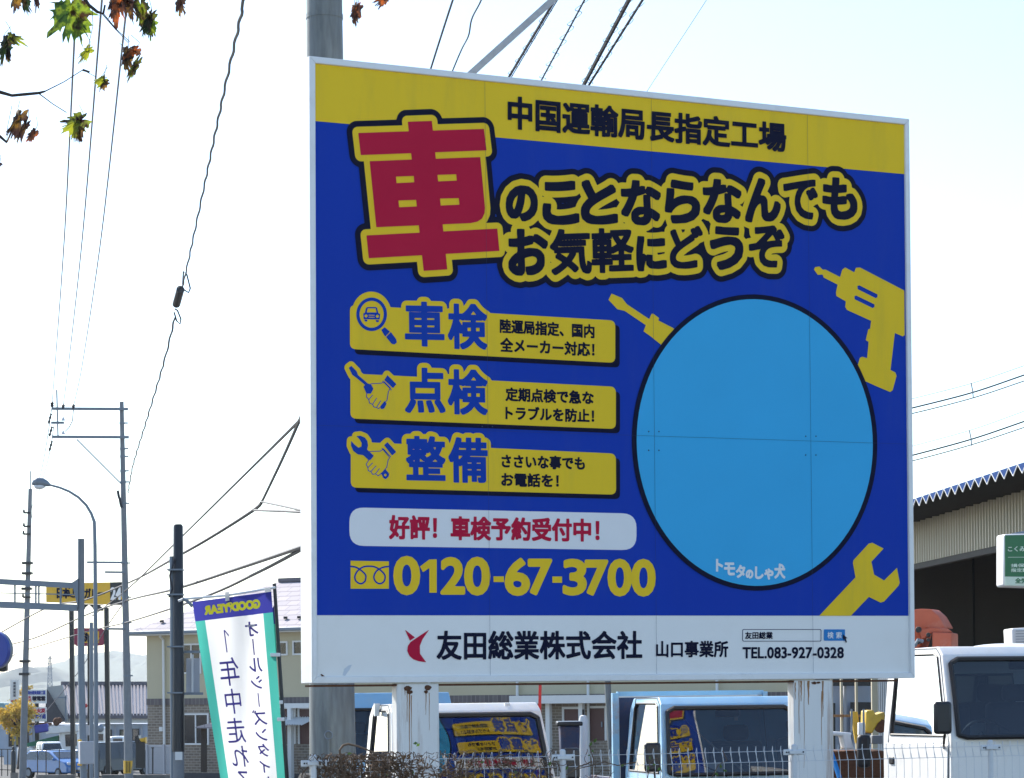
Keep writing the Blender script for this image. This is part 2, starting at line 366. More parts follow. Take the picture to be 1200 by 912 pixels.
M['clothyellow'] = mat('banner_yellow_ink', (0.92, 0.78, 0.04), 0.9)
M['carblue'] = mat('car_blue_paint', (0.025, 0.15, 0.42), 0.25, var=0.03, coat=0.6)
M['carblack'] = mat('car_black_paint', (0.015, 0.015, 0.018), 0.22, coat=0.6)
M['cardglass'] = mat('car_dark_glass', (0.015, 0.02, 0.025), 0.05, spec=0.9)
M['plate'] = mat('yellow_number_plate', (0.75, 0.55, 0.04), 0.5)
M['bark'] = mat('bark', (0.045, 0.035, 0.03), 0.9, var=0.3, scale=20)
M['vine'] = mat('dry_vine', (0.13, 0.085, 0.055), 0.9, var=0.5, scale=12)
M['leafdead'] = mat('dry_leaf', (0.10, 0.065, 0.035), 0.8, var=0.5, scale=15, transl=0.3)
M['leafgreen'] = mat('small_green_leaf', (0.09, 0.16, 0.03), 0.6, var=0.3, transl=0.35)
M['autumn'] = mat('autumn_leaves', (0.50, 0.34, 0.05), 0.8, var=0.35, scale=1.5, transl=0.3)
M['hill'] = mat('wooded_hill', (0.055, 0.075, 0.045), 0.95, var=0.5, scale=0.02, bump=1.0, bscale=0.05)
M['purple'] = mat('boom_blue', (0.05, 0.06, 0.35), 0.5)
M['tarp'] = mat('green_tarp', (0.02, 0.16, 0.09), 0.7)
def leaf_mat(name, c1, c2, c3):
    m = bpy.data.materials.new(name); m.use_nodes = True; n = m.node_tree.nodes; L = m.node_tree.links; b = n['Principled BSDF']; b.inputs['Roughness'].default_value = 0.6
    tc = n.new('ShaderNodeTexCoord'); nz = n.new('ShaderNodeTexNoise'); nz.inputs['Scale'].default_value = 26; nz.inputs['Detail'].default_value = 5; L.new(tc.outputs['Object'], nz.inputs[0])
    r = n.new('ShaderNodeValToRGB'); e = r.color_ramp.elements; e[0].position = 0.40; e[0].color = (*c1, 1); e[1].position = 0.62; e[1].color = (*c3, 1)
    k = e.new(0.5); k.color = (*c2, 1); L.new(nz.outputs[0], r.inputs[0]); L.new(r.outputs[0], b.inputs[0])
    tr = n.new('ShaderNodeBsdfTranslucent'); L.new(r.outputs[0], tr.inputs[0]); ms = n.new('ShaderNodeMixShader'); ms.inputs[0].default_value = 0.5
    L.new(b.outputs[0], ms.inputs[1]); L.new(tr.outputs[0], ms.inputs[2]); L.new(ms.outputs[0], n['Material Output'].inputs[0]); return m
LM = {'g': leaf_mat('leaf_green_yellow', (0.03, 0.07, 0.012), (0.20, 0.28, 0.02), (0.05, 0.025, 0.01)),
      'y': leaf_mat('leaf_yellow', (0.30, 0.32, 0.02), (0.20, 0.24, 0.03), (0.025, 0.012, 0.012)),
      'o': leaf_mat('leaf_orange', (0.42, 0.10, 0.02), (0.10, 0.04, 0.02), (0.02, 0.01, 0.012)),
      'd': leaf_mat('leaf_dark', (0.015, 0.03, 0.010), (0.05, 0.03, 0.015), (0.16, 0.20, 0.015)),
      'b': leaf_mat('leaf_brown', (0.03, 0.016, 0.016), (0.07, 0.04, 0.02), (0.22, 0.12, 0.02))}

# ------------------------------------------------------------------ setting: ground, road, far plain, hills
LOT = -0.33
def gz(y):
    pts = [(-60, 0), (14, 0), (16.5, LOT), (58, LOT), (100, -1.75), (136, -2.65), (260, -3.2), (9000, -3.2)]
    for (a, za), (b, zb) in zip(pts, pts[1:]):
        if y <= b: return za + (zb - za) * (y - a) / (b - a)
    return pts[-1][1]
mb = MB(); ys = [-60, -20, 0, 5, 10, 14, 16.5, 25, 35, 45, 58, 70, 80, 90, 100, 110, 120, 136, 160, 200, 260, 500, 1200, 3000, 9000]
xs = [-6000, -1500, -400, -150, -60, -30, -10, 0, 10, 30, 60, 150, 400, 1500, 6000]
for j, y in enumerate(ys):
    for x in xs: mb.v.append(Vector((x, y, gz(y))))
nX = len(xs)
for j in range(len(ys) - 1):
    for i in range(nX - 1): mb.f.append([j * nX + i, j * nX + i + 1, (j + 1) * nX + i + 1, (j + 1) * nX + i])
tag(mb.build('ground', M['ground']), kind='structure')
mb = MB()                                                   # asphalt yard under the trucks, then the street falling away to the left
mb.add([(-7, 17, LOT + .006), (40, 17, LOT + .006), (40, 57.9, LOT + .006), (-7, 57.9, LOT + .006)], [(0, 1, 2, 3)])
tag(mb.build('yard_asphalt', M['asphalt']), kind='structure')
mb = MB()
for a, b in zip([58.1, 70, 80, 90, 100, 110, 120, 136, 160, 200], [70, 80, 90, 100, 110, 120, 136, 160, 200, 260]):
    mb.add([(-90, a, gz(a) + .008), (-13 - .02 * a, a, gz(a) + .008), (-13 - .02 * b, b, gz(b) + .008), (-90, b, gz(b) + .008)], [(0, 1, 2, 3)])
tag(mb.build('road', M['asphalt']), kind='structure')
mb = MB()
for a, b in zip([88, 94, 100], [94, 100, 104]):
    mb.add([(-40, a, gz(a) + .12), (-17.0, a, gz(a) + .12), (-17.0, b, gz(b) + .12), (-40, b, gz(b) + .12)], [(0, 1, 2, 3)])
mb.add([(-40, 88, gz(88)), (-17, 88, gz(88)), (-17, 88, gz(88) + .12), (-40, 88, gz(88) + .12)], [(0, 1, 2, 3)])
tag(mb.build('pavement', M['paving']), kind='structure')
def hill(prof, Y, name, depth):
    mb = MB(); n = len(prof)
    rows = 14
    for r in range(rows):
        t = r / (rows - 1)
        for i, (px, py) in enumerate(prof):
            top = at(px, py, Y); h = (top.z + 3.2)
            zz = -3.2 + h * (math.sin(t * math.pi / 2) ** 0.9) * (1 + (0.05 * math.sin(i * 2.3 + r) if 0 < r < rows - 1 else 0))
            mb.v.append(Vector((top.x, Y - depth * (1 - t), zz)))
    k = len(mb.v)
    for i, (px, py) in enumerate(prof): mb.v.append(Vector((at(px, py, Y).x, Y + depth, -3.2)))
    for r in range(rows):
        for i in range(n - 1): mb.f.append([r * n + i, r * n + i + 1, (r + 1) * n + i + 1, (r + 1) * n + i])
    mb.smooth = True
    return tag(mb.build(name, M['hill'], smooth=True), kind='structure')
def rough(prof, amp, step=3):
    out = []
    for (x0, y0), (x1, y1) in zip(prof, prof[1:]):
        m = max(1, int(abs(x1 - x0) / step))
        for i in range(m): t = i / m; out.append((x0 + (x1 - x0) * t, y0 + (y1 - y0) * t + random.uniform(-amp, amp)))
    return out + [prof[-1]]
hill(rough([(-260, 812), (-150, 790), (-60, 806), (-10, 816), (30, 808), (42, 795), (55, 786), (64, 783), (72, 790), (76, 798), (90, 800), (140, 812), (200, 815)], 1.0), 4000, 'hill', 900)
hill(rough([(-200, 800), (-60, 816), (20, 816), (60, 800), (78, 790), (110, 770), (140, 764), (165, 768), (250, 775), (420, 790), (700, 785), (1000, 790), (1300, 770), (1500, 790)], 1.2, 6), 5200, 'hill', 1000)

# ------------------------------------------------------------------ the billboard
TH = math.atan(FPX / 6234.0)
BP = Plane(at(365.1, 801, 20.0), (math.cos(TH), math.sin(TH)))
B = lambda x, y: BP.uv(x, y)
u1, v1 = B(1071.8, 794.9); u0t, v0t = B(362.0, 65.9); u1t, v1t = B(1064.9, 139.7)
TKN = 0.22                                                   # depth of the box
sign = thing('billboard', 'large blue and yellow roadside billboard on two white posts beside the mesh fence', 'billboard', BP.p(u1 / 2, 0, -TKN / 2) - Vector((0, 0, BP.O.z - LOT)))
def px3(pts, n): return [BP.w(x, y, n) for x, y in pts]
FR = [(362.0, 65.9), (1064.9, 139.7), (1071.8, 794.9), (365.1, 801)]
IN = [(369.1, 74.4), (1059.8, 146.2), (1066.5, 788), (371.3, 793)]
mb = MB(); mb.prism(px3(IN, -0.012), BP.N * -(TKN - 0.024)); mb.build('panel', M['white_panel'], sign)
mb = MB()
for i in range(4):
    j = (i + 1) % 4
    q = [FR[i], FR[j], IN[j], IN[i]]
    mb.prism(px3(q, 0.012), BP.N * -(TKN + 0.024))
frame = mb.build('frame', M['frame'], sign, bev=0.006)
mb = MB(); mb.prism([BP.w(355.6, 0, 0) * 0 + BP.p(u1 * k, -0.012, n) for k, n in ((0.004, -0.02), (0.97, -0.02), (0.97, -TKN + .02), (0.004, -TKN + .02))], (0, 0, -0.016)); mb.build('drip_channel', M['rust'], sign)
def art(loops, name, material, n): return fill(loops, name, material, sign, BP.mat(-0.012 + n))
def pxs(pts): return poly_seg([B(*p) for p in pts])
def plain(pts): return [np.array([B(*p) for p in pts])]
def ellp(cx, cy, rx, ry, n=72, tilt=0.0):
    return [(cx + rx * math.cos(2 * math.pi * i / n), cy + ry * math.sin(2 * math.pi * i / n) + tilt * math.cos(2 * math.pi * i / n)) for i in range(n)]
ARTS = []
def A(*a): o = art(*a); ARTS.append(o); return o
A(plain([(369.0, 141.5), (1060.2, 203.8), (1065.3, 721.7), (371.8, 721.0)]), 'blue_field', M['blue_panel'], 0.003)
A(plain([(369.1, 74.4), (1059.8, 146.2), (1060.25, 204.0), (369.05, 141.7)]), 'yellow_band', M['yellow'], 0.005)
# tools in yellow
def cr(x0, y0, s, pts): return [(x0 + a / s, y0 + b / s) for a, b in pts]
drill = cr(940, 300, 5.067, [(72, 80), (80, 66), (105, 62), (125, 82), (140, 80), (228, 125), (240, 82), (258, 68), (312, 97), (322, 70), (345, 68), (609, 205), (611, 470), (600, 478), (553, 457), (527, 677), (556, 692), (563, 712), (540, 797), (525, 808), (440, 772), (330, 722), (318, 700), (345, 605), (360, 598), (388, 607), (397, 510), (380, 500), (395, 435), (406, 432), (412, 385), (268, 320), (258, 302), (262, 270), (205, 237), (203, 215), (213, 170), (130, 128), (124, 110), (95, 112)])
slots = [cr(940, 300, 5.067, [(330, 178), (342, 174), (450, 228), (450, 243), (440, 251), (332, 197)]), cr(940, 300, 5.067, [(312, 240), (322, 234), (432, 287), (433, 300), (422, 310), (314, 257)])]
A(shapes_loops([pxs(drill)], 0.0, 0.004, [pxs(s) for s in slots]), 'drill_graphic', M['yellow'], 0.006)
wrench = cr(940, 620, 8.29, [(170, 843), (522, 470), (497, 330), (503, 303), (650, 143), (685, 133), (795, 190), (677, 318), (703, 443), (800, 500), (925, 378), (952, 520), (943, 548), (800, 705), (765, 715), (652, 660), (478, 843)])
A(plain(wrench), 'wrench_graphic', M['yellow'], 0.006)
screw = cr(700, 335, 6.289, [(85, 103), (108, 57), (185, 90), (220, 135), (385, 245), (402, 207), (415, 205), (458, 238), (452, 255), (560, 310), (680, 420), (600, 500), (480, 440), (395, 372), (343, 335), (360, 290), (205, 185), (150, 172)])
A(plain(screw), 'screwdriver_graphic', M['yellow'], 0.006)
# round badge (the mascot that stands in it is left out)
A(plain(ellp(884.6, 518.7, 143.9, 173.7, 96, 3)), 'badge_outline', M['navy'], 0.008)
A(plain(ellp(884.6, 518.7, 138.4, 168.0, 96, 3)), 'badge_disc', M['skyblue'], 0.010)
kb = []
for ch, q in zip('トモタのしゃ犬', [(358, 400, 455, 535), (415, 485, 480, 562), (497, 557, 497, 580), (567, 613, 530, 585), (632, 685, 508, 588), (697, 755, 522, 592), (768, 838, 488, 585)]):
    x0, x1, y0, y1 = q; kb += fit([glyph(ch)], bx(780 + x0 / 6, 780 + x1 / 6, 580 + y0 / 6, 580 + y1 / 6), 0.006, B)
A(shapes_loops(kb, 0.006, 0.003), 'badge_lettering', M['whiteink'], 0.012)
# headline
K = 3.964
def c1(pts): return cr(380, 110, K, pts)
sha = [c1([(388, 130), (500, 126), (572, 816), (462, 823)]), c1([(158, 182), (742, 163), (754, 263), (170, 285)]),
       c1([(211, 313), (725, 294), (747, 530), (745, 555), (733, 580), (712, 594), (680, 601), (242, 620)]), c1([(196, 658), (804, 626), (814, 730), (207, 764)])]
hol = [c1([(333, 385), (416, 382), (418, 411), (336, 415)]), c1([(526, 377), (613, 374), (616, 403), (529, 407)]), c1([(345, 496), (427, 493), (430, 523), (348, 527)]), c1([(538, 487), (625, 485), (628, 515), (541, 519)])]
sha_s = [pxs(p) for p in sha]; hol_s = [pxs(p) for p in hol]
G1 = [('の', 595, 628, 220, 257), ('こ', 637.7, 676.3, 215.2, 261), ('と', 682.7, 721.5, 213, 260.7), ('な', 730, 772.5, 213.4, 261.6), ('ら', 781.1, 818.2, 212.6, 259), ('な', 825.9, 867.1, 212, 259), ('ん', 874.8, 912.7, 211.2, 257.6), ('で', 919.8, 957.2, 213, 256.3), ('も', 965.8, 1002.6, 210.1, 255.3),
      ('お', 597.8, 640.1, 270.7, 320.2), ('気', 646, 691.8, 269.8, 320.2), ('軽', 694.6, 741.3, 268.9, 317.9), ('に', 747.8, 778.9, 278.6, 314.8), ('ど', 786.2, 822.6, 267.2, 313.2), ('う', 834.1, 869, 267.2, 313.6), ('ぞ', 879, 918.3, 266.3, 312.3)]
HW = 0.0185; hd = []; fine = []
for ch, x0, x1, y0, y1 in G1:
    k = 0.012 if ch in '気軽' else HW
    if ch in 'でどぞ': k = 0.012
    g = fit([glyph(ch)], ((x0 - .6, y0 + .8), (x1 - .6, y0 - .8), (x1 + .6, y1 - .8), (x0 + .6, y1 + .8)), k, B)
    (fine if ch in '気軽でどぞ' else hd).extend(g)
EX = [0] * len(sha_s) + [.022] * len(hd) + [.017] * len(fine)
A(shapes_loops(sha_s + hd + fine, 0.096, 0.006, extra=EX), 'headline_outer_outline', M['navy'], 0.0075)
A(shapes_loops(sha_s + hd + fine, 0.049, 0.005, extra=EX), 'headline_outline', M['yellow'], 0.0095)
A(shapes_loops(sha_s, 0.0, 0.004, hol_s), 'headline_character', M['red'], 0.0115)
A(shapes_loops(hd, 0, 0.003, sq=HW) + shapes_loops(fine, 0, 0.003, sq=0.0125), 'headline_lettering', M['navy'], 0.0115)
def line(text, TL, TR, BR, BL, wt, material, name='lettering', n=0.0115, h=0.003):
    return A(shapes_loops(fit(line_seg(text), (TL, TR, BR, BL), wt, B), 0, h, sq=wt), name, material, n)
line('中国運輸局長指定工場', (596.2, 113), (920.6, 145.5), (920.6, 177.5), (596.2, 150), 0.0088, M['navy'], 'top_lettering')
# three service plates
def rrect(c, r):
    """rounded px quad"""
    out = []
    for i in range(4):
        p, a, b = np.array(c[i]), np.array(c[i - 1]), np.array(c[(i + 1) % 4])
        da, db = (a - p) / np.linalg.norm(a - p), (b - p) / np.linalg.norm(b - p)
        for t in np.linspace(0, 1, 7): q0, q1 = p + da * r * (1 - t), p + db * r * t; out.append(tuple((p + da * r * (1 - t) ** 2 + db * r * t ** 2)))
    return out
plates = [[(410.3, 357.2), (721.3, 375.6), (721.3, 425.3), (410.3, 409)], [(410.9, 437.6), (722, 453.2), (722, 502.8), (410.9, 490.5)], [(411.3, 517.5), (722, 531.6), (722.3, 579.8), (411.3, 571.4)]]
shad = [[(416, 365), (726.7, 381), (726.7, 430.9), (416, 415.2)], [(416, 445), (727, 459), (727, 508), (416, 496)], [(416.5, 525), (727, 537), (727, 585), (416.5, 577)]]
words = [[('車', 476, 519.4, 355.3, 404.5), ('検', 526.3, 569.7, 357.7, 408)], [('点', 476, 520.4, 432.7, 482.6), ('検', 526.3, 570.1, 434.7, 484.6)], [('整', 477.3, 520.8, 512.8, 561.7), ('備', 527.2, 570.3, 514.3, 564.3)]]
# pictograms: lens with a car, hand with screwdriver, hand with wrench
lens = ellp(435.7, 368.4, 18, 19.7, 40); lensin = ellp(435.7, 368.4, 14.2, 15.8, 40)
f1 = lambda p: cr(400, 335, 5.067, p); f3 = lambda p: cr(400, 490, 6.667, p)
handle = [f1([(238, 262), (258, 246), (290, 272), (262, 302), (250, 285)]), f1([(266, 304), (295, 274), (326, 316), (331, 335), (318, 348), (300, 345)])]
carp = [f1([(131, 165), (140, 160), (148, 130), (156, 126), (206, 126), (213, 130), (220, 160), (231, 168), (229, 200), (133, 198)]), f1([(138, 200), (156, 201), (155, 212), (140, 212)]), f1([(206, 203), (224, 204), (223, 216), (207, 215)])]
carh = [f1([(152, 158), (158, 134), (204, 134), (210, 158)]), f1(ellp(148, 179, 9, 9, 14)), f1(ellp(215, 181, 9, 9, 14)), f1([(163, 172), (199, 173), (199, 177), (163, 176)]), f1([(163, 184), (199, 185), (199, 189), (163, 188)])]
driver = [f1([(45, 487), (60, 475), (92, 508), (100, 530), (158, 580), (145, 592), (88, 545), (66, 530)]), f1([(132, 600), (150, 578), (178, 586), (192, 612), (176, 640), (150, 640)]), f1([(256, 560), (274, 530), (328, 584), (308, 608)]), f1([(232, 716), (258, 684), (270, 700), (256, 728), (238, 734)])]
handl = [[(176, 582), (240, 578), (256, 570), (292, 606), (280, 630), (272, 680), (240, 712)], [(152, 640), (150, 660), (164, 676), (186, 650)], [(164, 676), (168, 696), (186, 704), (210, 668)], [(186, 704), (194, 720), (210, 722), (234, 684)], [(210, 722), (222, 730), (238, 716)], [(246, 566), (298, 618)]]
wr = [f3([(118, 142), (150, 138), (185, 152), (205, 180), (210, 215), (202, 245), (255, 295), (232, 325), (215, 330), (172, 290), (130, 284), (95, 258), (76, 215), (78, 178), (105, 208), (135, 232), (158, 222), (160, 195), (140, 162)]), f3([(335, 212), (362, 188), (430, 265), (398, 293)]), f3([(310, 430), (348, 402), (376, 436), (370, 458), (348, 478), (330, 470)])]
handl3 = [[(222, 262), (308, 258), (330, 240), (384, 300), (366, 330), (356, 385), (318, 430)], [(215, 330), (195, 360), (208, 388), (244, 352)], [(208, 388), (212, 412), (232, 418), (272, 374)], [(232, 418), (246, 440), (268, 436), (298, 396)], [(268, 436), (290, 452), (318, 428)], [(318, 236), (372, 300)]]
def strokes(lines, fn, r):
    out = []
    for l in lines:
        p = [np.array(q) for q in fn(l)]
        for a, b in zip(p, p[1:]):
            d = b - a; d = d / (np.linalg.norm(d) + 1e-9); nn = np.array((-d[1], d[0])) * r
            out.append(pxs([a + nn - d * r, b + nn + d * r, b - nn + d * r, a - nn - d * r]))
    return out
icons = [([pxs(lens)] , [pxs(lensin)]), (None, None), (None, None)]
for i in range(3):
    base = [poly_seg([B(*p) for p in rrect(plates[i], 7)])]
    wd = []
    for ch, x0, x1, y0, y1 in words[i]: wd += fit([glyph(ch)], ((x0 - .4, y0 - .4), (x1 - .4, y0 + .4), (x1 + .4, y1 + .4), (x0 + .4, y1 - .4)), 0.0115, B)
    grow = shapes_loops
    if i == 0: bump = [pxs(ellp(435.7, 367.6, 18.3, 20.6, 40))]
    elif i == 1: bump = [pxs(driver[0]), pxs(driver[2])]
    else: bump = [pxs(wr[0]), pxs(wr[1])]
    ground_ = [shapes_loops(base, 0.0, 0.004)]
    A(plain(rrect(shad[i], 6)), 'plate_shadow_graphic', M['navy'], 0.0055)
    # one merged yellow silhouette: plate + halo round the words and the pictogram
    allp = np.concatenate([s.reshape(-1, 2) for s in base + wd + bump]); h = 0.005
    x0, y0 = allp.min(0) - 0.09; x1, y1 = allp.max(0) + 0.09
    X, Y = np.meshgrid(np.arange(x0, x1, h), np.arange(y0, y1, h)); F = np.full(X.shape, 1.0)
    for s, off in [(s, 0.0) for s in base] + [(s, 0.051) for s in wd] + [(s, 0.036) for s in bump]:
        q = s.reshape(-1, 2); a, b = q.min(0) - off - .02, q.max(0) + off + .02
        i0, i1 = max(0, int((a[0] - x0) / h)), int((b[0] - x0) / h) + 2; j0, j1 = max(0, int((a[1] - y0) / h)), int((b[1] - y0) / h) + 2
        F[j0:j1, i0:i1] = np.minimum(F[j0:j1, i0:i1], sdf(s, X[j0:j1, i0:i1], Y[j0:j1, i0:i1]) - off)
    A(loops_from(F, x0, y0, h), 'service_plate', M['yellow'], 0.0075)
    A(shapes_loops(wd, 0, 0.003, sq=0.0115), 'service_lettering', M['blueink'], 0.0095)
    if i == 0:
        A(shapes_loops([pxs(lens)], 0, 0.0025, [pxs(lensin)]) + shapes_loops([pxs(p) for p in handle], 0, 0.003), 'magnifier_pictogram', M['blueink'], 0.0095)
        A(shapes_loops([pxs(p) for p in carp], 0, 0.002, [pxs(p) for p in carh]), 'car_pictogram', M['blueink'], 0.0095)
    elif i == 1: A(shapes_loops([pxs(p) for p in driver] + strokes(handl, f1, 0.45), 0, 0.0025), 'hand_pictogram', M['blueink'], 0.0095)
    else: A(shapes_loops([pxs(p) for p in wr] + strokes(handl3, f3, 0.45), 0, 0.0025, [pxs(f3(ellp(345, 445, 10, 10, 14)))]), 'hand_pictogram', M['blueink'], 0.0095)
SW = 0.0042
for t, q in [('陸運局指定、国内', ((586.4, 374.2), (696.4, 380.8), (696.4, 396.1), (586.4, 389.8))), ('全メーカー対応！', ((586.8, 396), (696.4, 402), (696.4, 417.6), (586.8, 412))),
             ('定期点検で急な', ((593, 454.4), (695.5, 459), (695.5, 473.8), (593, 469.6))), ('トラブルを防止！', ((593, 476), (696, 480), (696, 495), (593, 491.6))),
             ('ささいな事でも', ((588.4, 532.7), (685.2, 535.8), (685.2, 550.6), (588.4, 547.8))), ('お電話を！', ((588.1, 554.2), (654.5, 556.2), (654.5, 571), (588.1, 569.6)))]:
    line(t, *q, SW, M['navy'], 'plate_small_lettering', 0.0095, 0.0025)
# white pill, phone line
A(plain(rrect([(409.8, 594.6), (746.3, 601.9), (746.3, 644.9), (409.8, 639.6)], 17)), 'white_pill', M['whiteink'], 0.006)
line('好評！車検予約受付中！', (457, 604.4), (702, 609), (702, 634.3), (457, 631.2), 0.0068, M['red'], 'pill_lettering', 0.0085)
fdr = pxs([(411.2, 657.2), (456.1, 657.9), (456.1, 690), (411.2, 690)])
def loopline():
    P = []
    f = lambda x, y: (400 + x / 6.667, 590 + y / 6.667)
    def arc(pts, n=10):
        out = []
        pts = [np.array(p, float) for p in pts]
        for k in range(len(pts) - 1):
            p0 = pts[max(k - 1, 0)]; p1 = pts[k]; p2 = pts[k + 1]; p3 = pts[min(k + 2, len(pts) - 1)]
            for i in range(n):
                t = i / n; out.append(0.5 * ((2 * p1) + (p2 - p0) * t + (2 * p0 - 5 * p1 + 4 * p2 - p3) * t * t + (3 * p1 - p0 - 3 * p2 + p3) * t ** 3))
        return out + [pts[-1]]
    return arc([(70, 492), (118, 500), (165, 530), (193, 565), (185, 610), (152, 627), (118, 608), (108, 570), (132, 525), (175, 497), (224, 491), (270, 499), (315, 528), (343, 565), (335, 610), (301, 627), (268, 608), (257, 570), (280, 527), (328, 500), (382, 492)], 6)
A(shapes_loops([fdr], 0, 0.0025, strokes([loopline()], lambda l: cr(400, 590, 6.667, l), 0.95)), 'phone_symbol', M['yellow'], 0.006)
dg_ = []
for ch, x0, x1, y0, y1 in [('0', 463.3, 490.7, 653.7, 695.4), ('2', 518.5, 543.5, 655, 694.8), ('0', 546.2, 573, 654.7, 696), ('-', 579, 590.7, 675.7, 681.9), ('6', 593.7, 619.7, 656, 696.3), ('7', 620.8, 645.5, 656.9, 695.5), ('-', 648, 658.8, 675.9, 682.8), ('3', 661.7, 686.2, 657, 696), ('7', 687.5, 711.3, 658, 696), ('0', 714.2, 739.2, 657, 697), ('0', 742, 767, 657.2, 697.2)]:
    k = 0.002 if ch == '-' else 0.016
    dg_.append((fit([glyph(ch)], bx(x0, x1, y0, y1), k, B), k))
one = [pxs(cr(400, 590, 6.667, [(617, 493), (690, 438), (748, 436), (748, 698), (690, 698), (690, 505), (640, 538)]))]
A(shapes_loops(sum([g for g, k in dg_ if k > .01], []), 0.016, 0.003) + shapes_loops(one, 0, 0.003) + shapes_loops(sum([g for g, k in dg_ if k < .01], []), 0.002, 0.003), 'phone_number', M['yellow'], 0.006)
# company line
f4 = lambda p: cr(460, 725, 4, p)
A(shapes_loops([pxs(f4([(60, 52), (107, 88), (84, 104)])), pxs(f4([(174, 52), (143, 96), (130, 128), (131, 165), (160, 205), (125, 200), (100, 191), (82, 176), (71, 152), (74, 128), (86, 110), (108, 95), (135, 77)]))], 0, 0.0025), 'company_emblem', M['red'], 0.004)
line('友田総業株式会社', (513, 740), (752.5, 740.3), (752.5, 771.7), (513, 772.7), 0.0062, M['navy'], 'company_lettering', 0.004)
line('山口事業所', (769.9, 751.6), (853.6, 751.6), (853.6, 769.8), (769.9, 770), 0.004, M['navy'], 'office_lettering', 0.004, 0.0025)
so_, si_ = rrect([(870.5, 737.4), (963.2, 737.4), (963.2, 751.8), (870.5, 751.8)], 2), rrect([(871.2, 738.1), (962.5, 738.1), (962.5, 751.1), (871.2, 751.1)], 1.6)
A(shapes_loops([pxs(so_)], 0, 0.002, [pxs(si_)]), 'search_box_outline', M['seam'], 0.004)
line('友田総業', (873.9, 740.7), (906, 740.7), (906, 748.7), (873.9, 748.7), 0.0018, M['navy'], 'search_lettering', 0.004, 0.002)
A(plain(rrect([(966.1, 737.6), (990.9, 737.6), (990.9, 751), (966.1, 751)], 1)), 'search_button', M['btn'], 0.004)
line('検 索', (970.2, 740.7), (986.8, 740.7), (986.8, 748.2), (970.2, 748.2), 0.001, M['whiteink'], 'button_lettering', 0.006, 0.002)
A(plain(cr(740, 725, 4.444, [(1102, 82), (1104, 112), (1110, 106), (1118, 126), (1124, 123), (1117, 103), (1126, 102)])), 'arrow_pointer', M['navy'], 0.008)
line('TEL.083-927-0328', (871.2, 758.8), (989.1, 758.8), (989.1, 771.1), (871.2, 771.4), 0.0035, M['navy'], 'office_phone_number', 0.004, 0.0025)
mb = MB(); mb.prism(px3([(376, 790.2), (377.5, 790), (381, 792.6), (377.5, 792.8)], -.010), BP.N * .002); mb.build('dark_chip', M['rust'], sign)
mb = MB(); mb.prism(px3([(402, 791.5), (404, 784), (409, 780), (413, 779), (410, 785), (405, 792)], -.0105), BP.N * .001); mb.build('scuff', mat('scuff_grey', (.55, .6, .66), .5), sign)
# panel joints and rivets
mb = MB()
for (xa, ya), (xb, yb) in [((568, 95.5), (574.5, 792)), ((763, 115.7), (769.5, 790.5)), ((946, 134.7), (953, 789)), ((371, 498.6), (1063.5, 520.5))]:
    a, b = BP.w(xa, ya, 0.0017), BP.w(xb, yb, 0.0017); d = (b - a).normalized(); s_ = d.cross(BP.N) * 0.0009
    mb.prism([a - s_, b - s_, b + s_, a + s_], BP.N * 0.0006)
ARTS.append(mb.build('panel_joint', M['seam'], sign))
mb = MB()
for x in (571, 766, 950):
    for y in (500, 522):
        for k in (-6, 6):
            c = BP.w(x + k, y + (x - 570) * .03, 0.0012); mb.cyl(c, c + BP.N * 0.003, 0.006, n=8)
ARTS.append(mb.build('rivet', M['seam'], sign))
# the same printed face on the back of the box (mirrored in the truck windscreens)
cen = BP.p(u1 / 2, 0, -TKN / 2); Rb = Matrix.Translation(cen) @ Matrix.Rotation(math.pi, 4, 'Z') @ Matrix.Translation(-cen)
for o in ARTS:
    c = o.copy(); C.objects.link(c); c.parent = sign; ROOT[c] = ROOT[sign]; c.matrix_basis = ROOT[sign].inverted() @ Rb @ ROOT[sign]
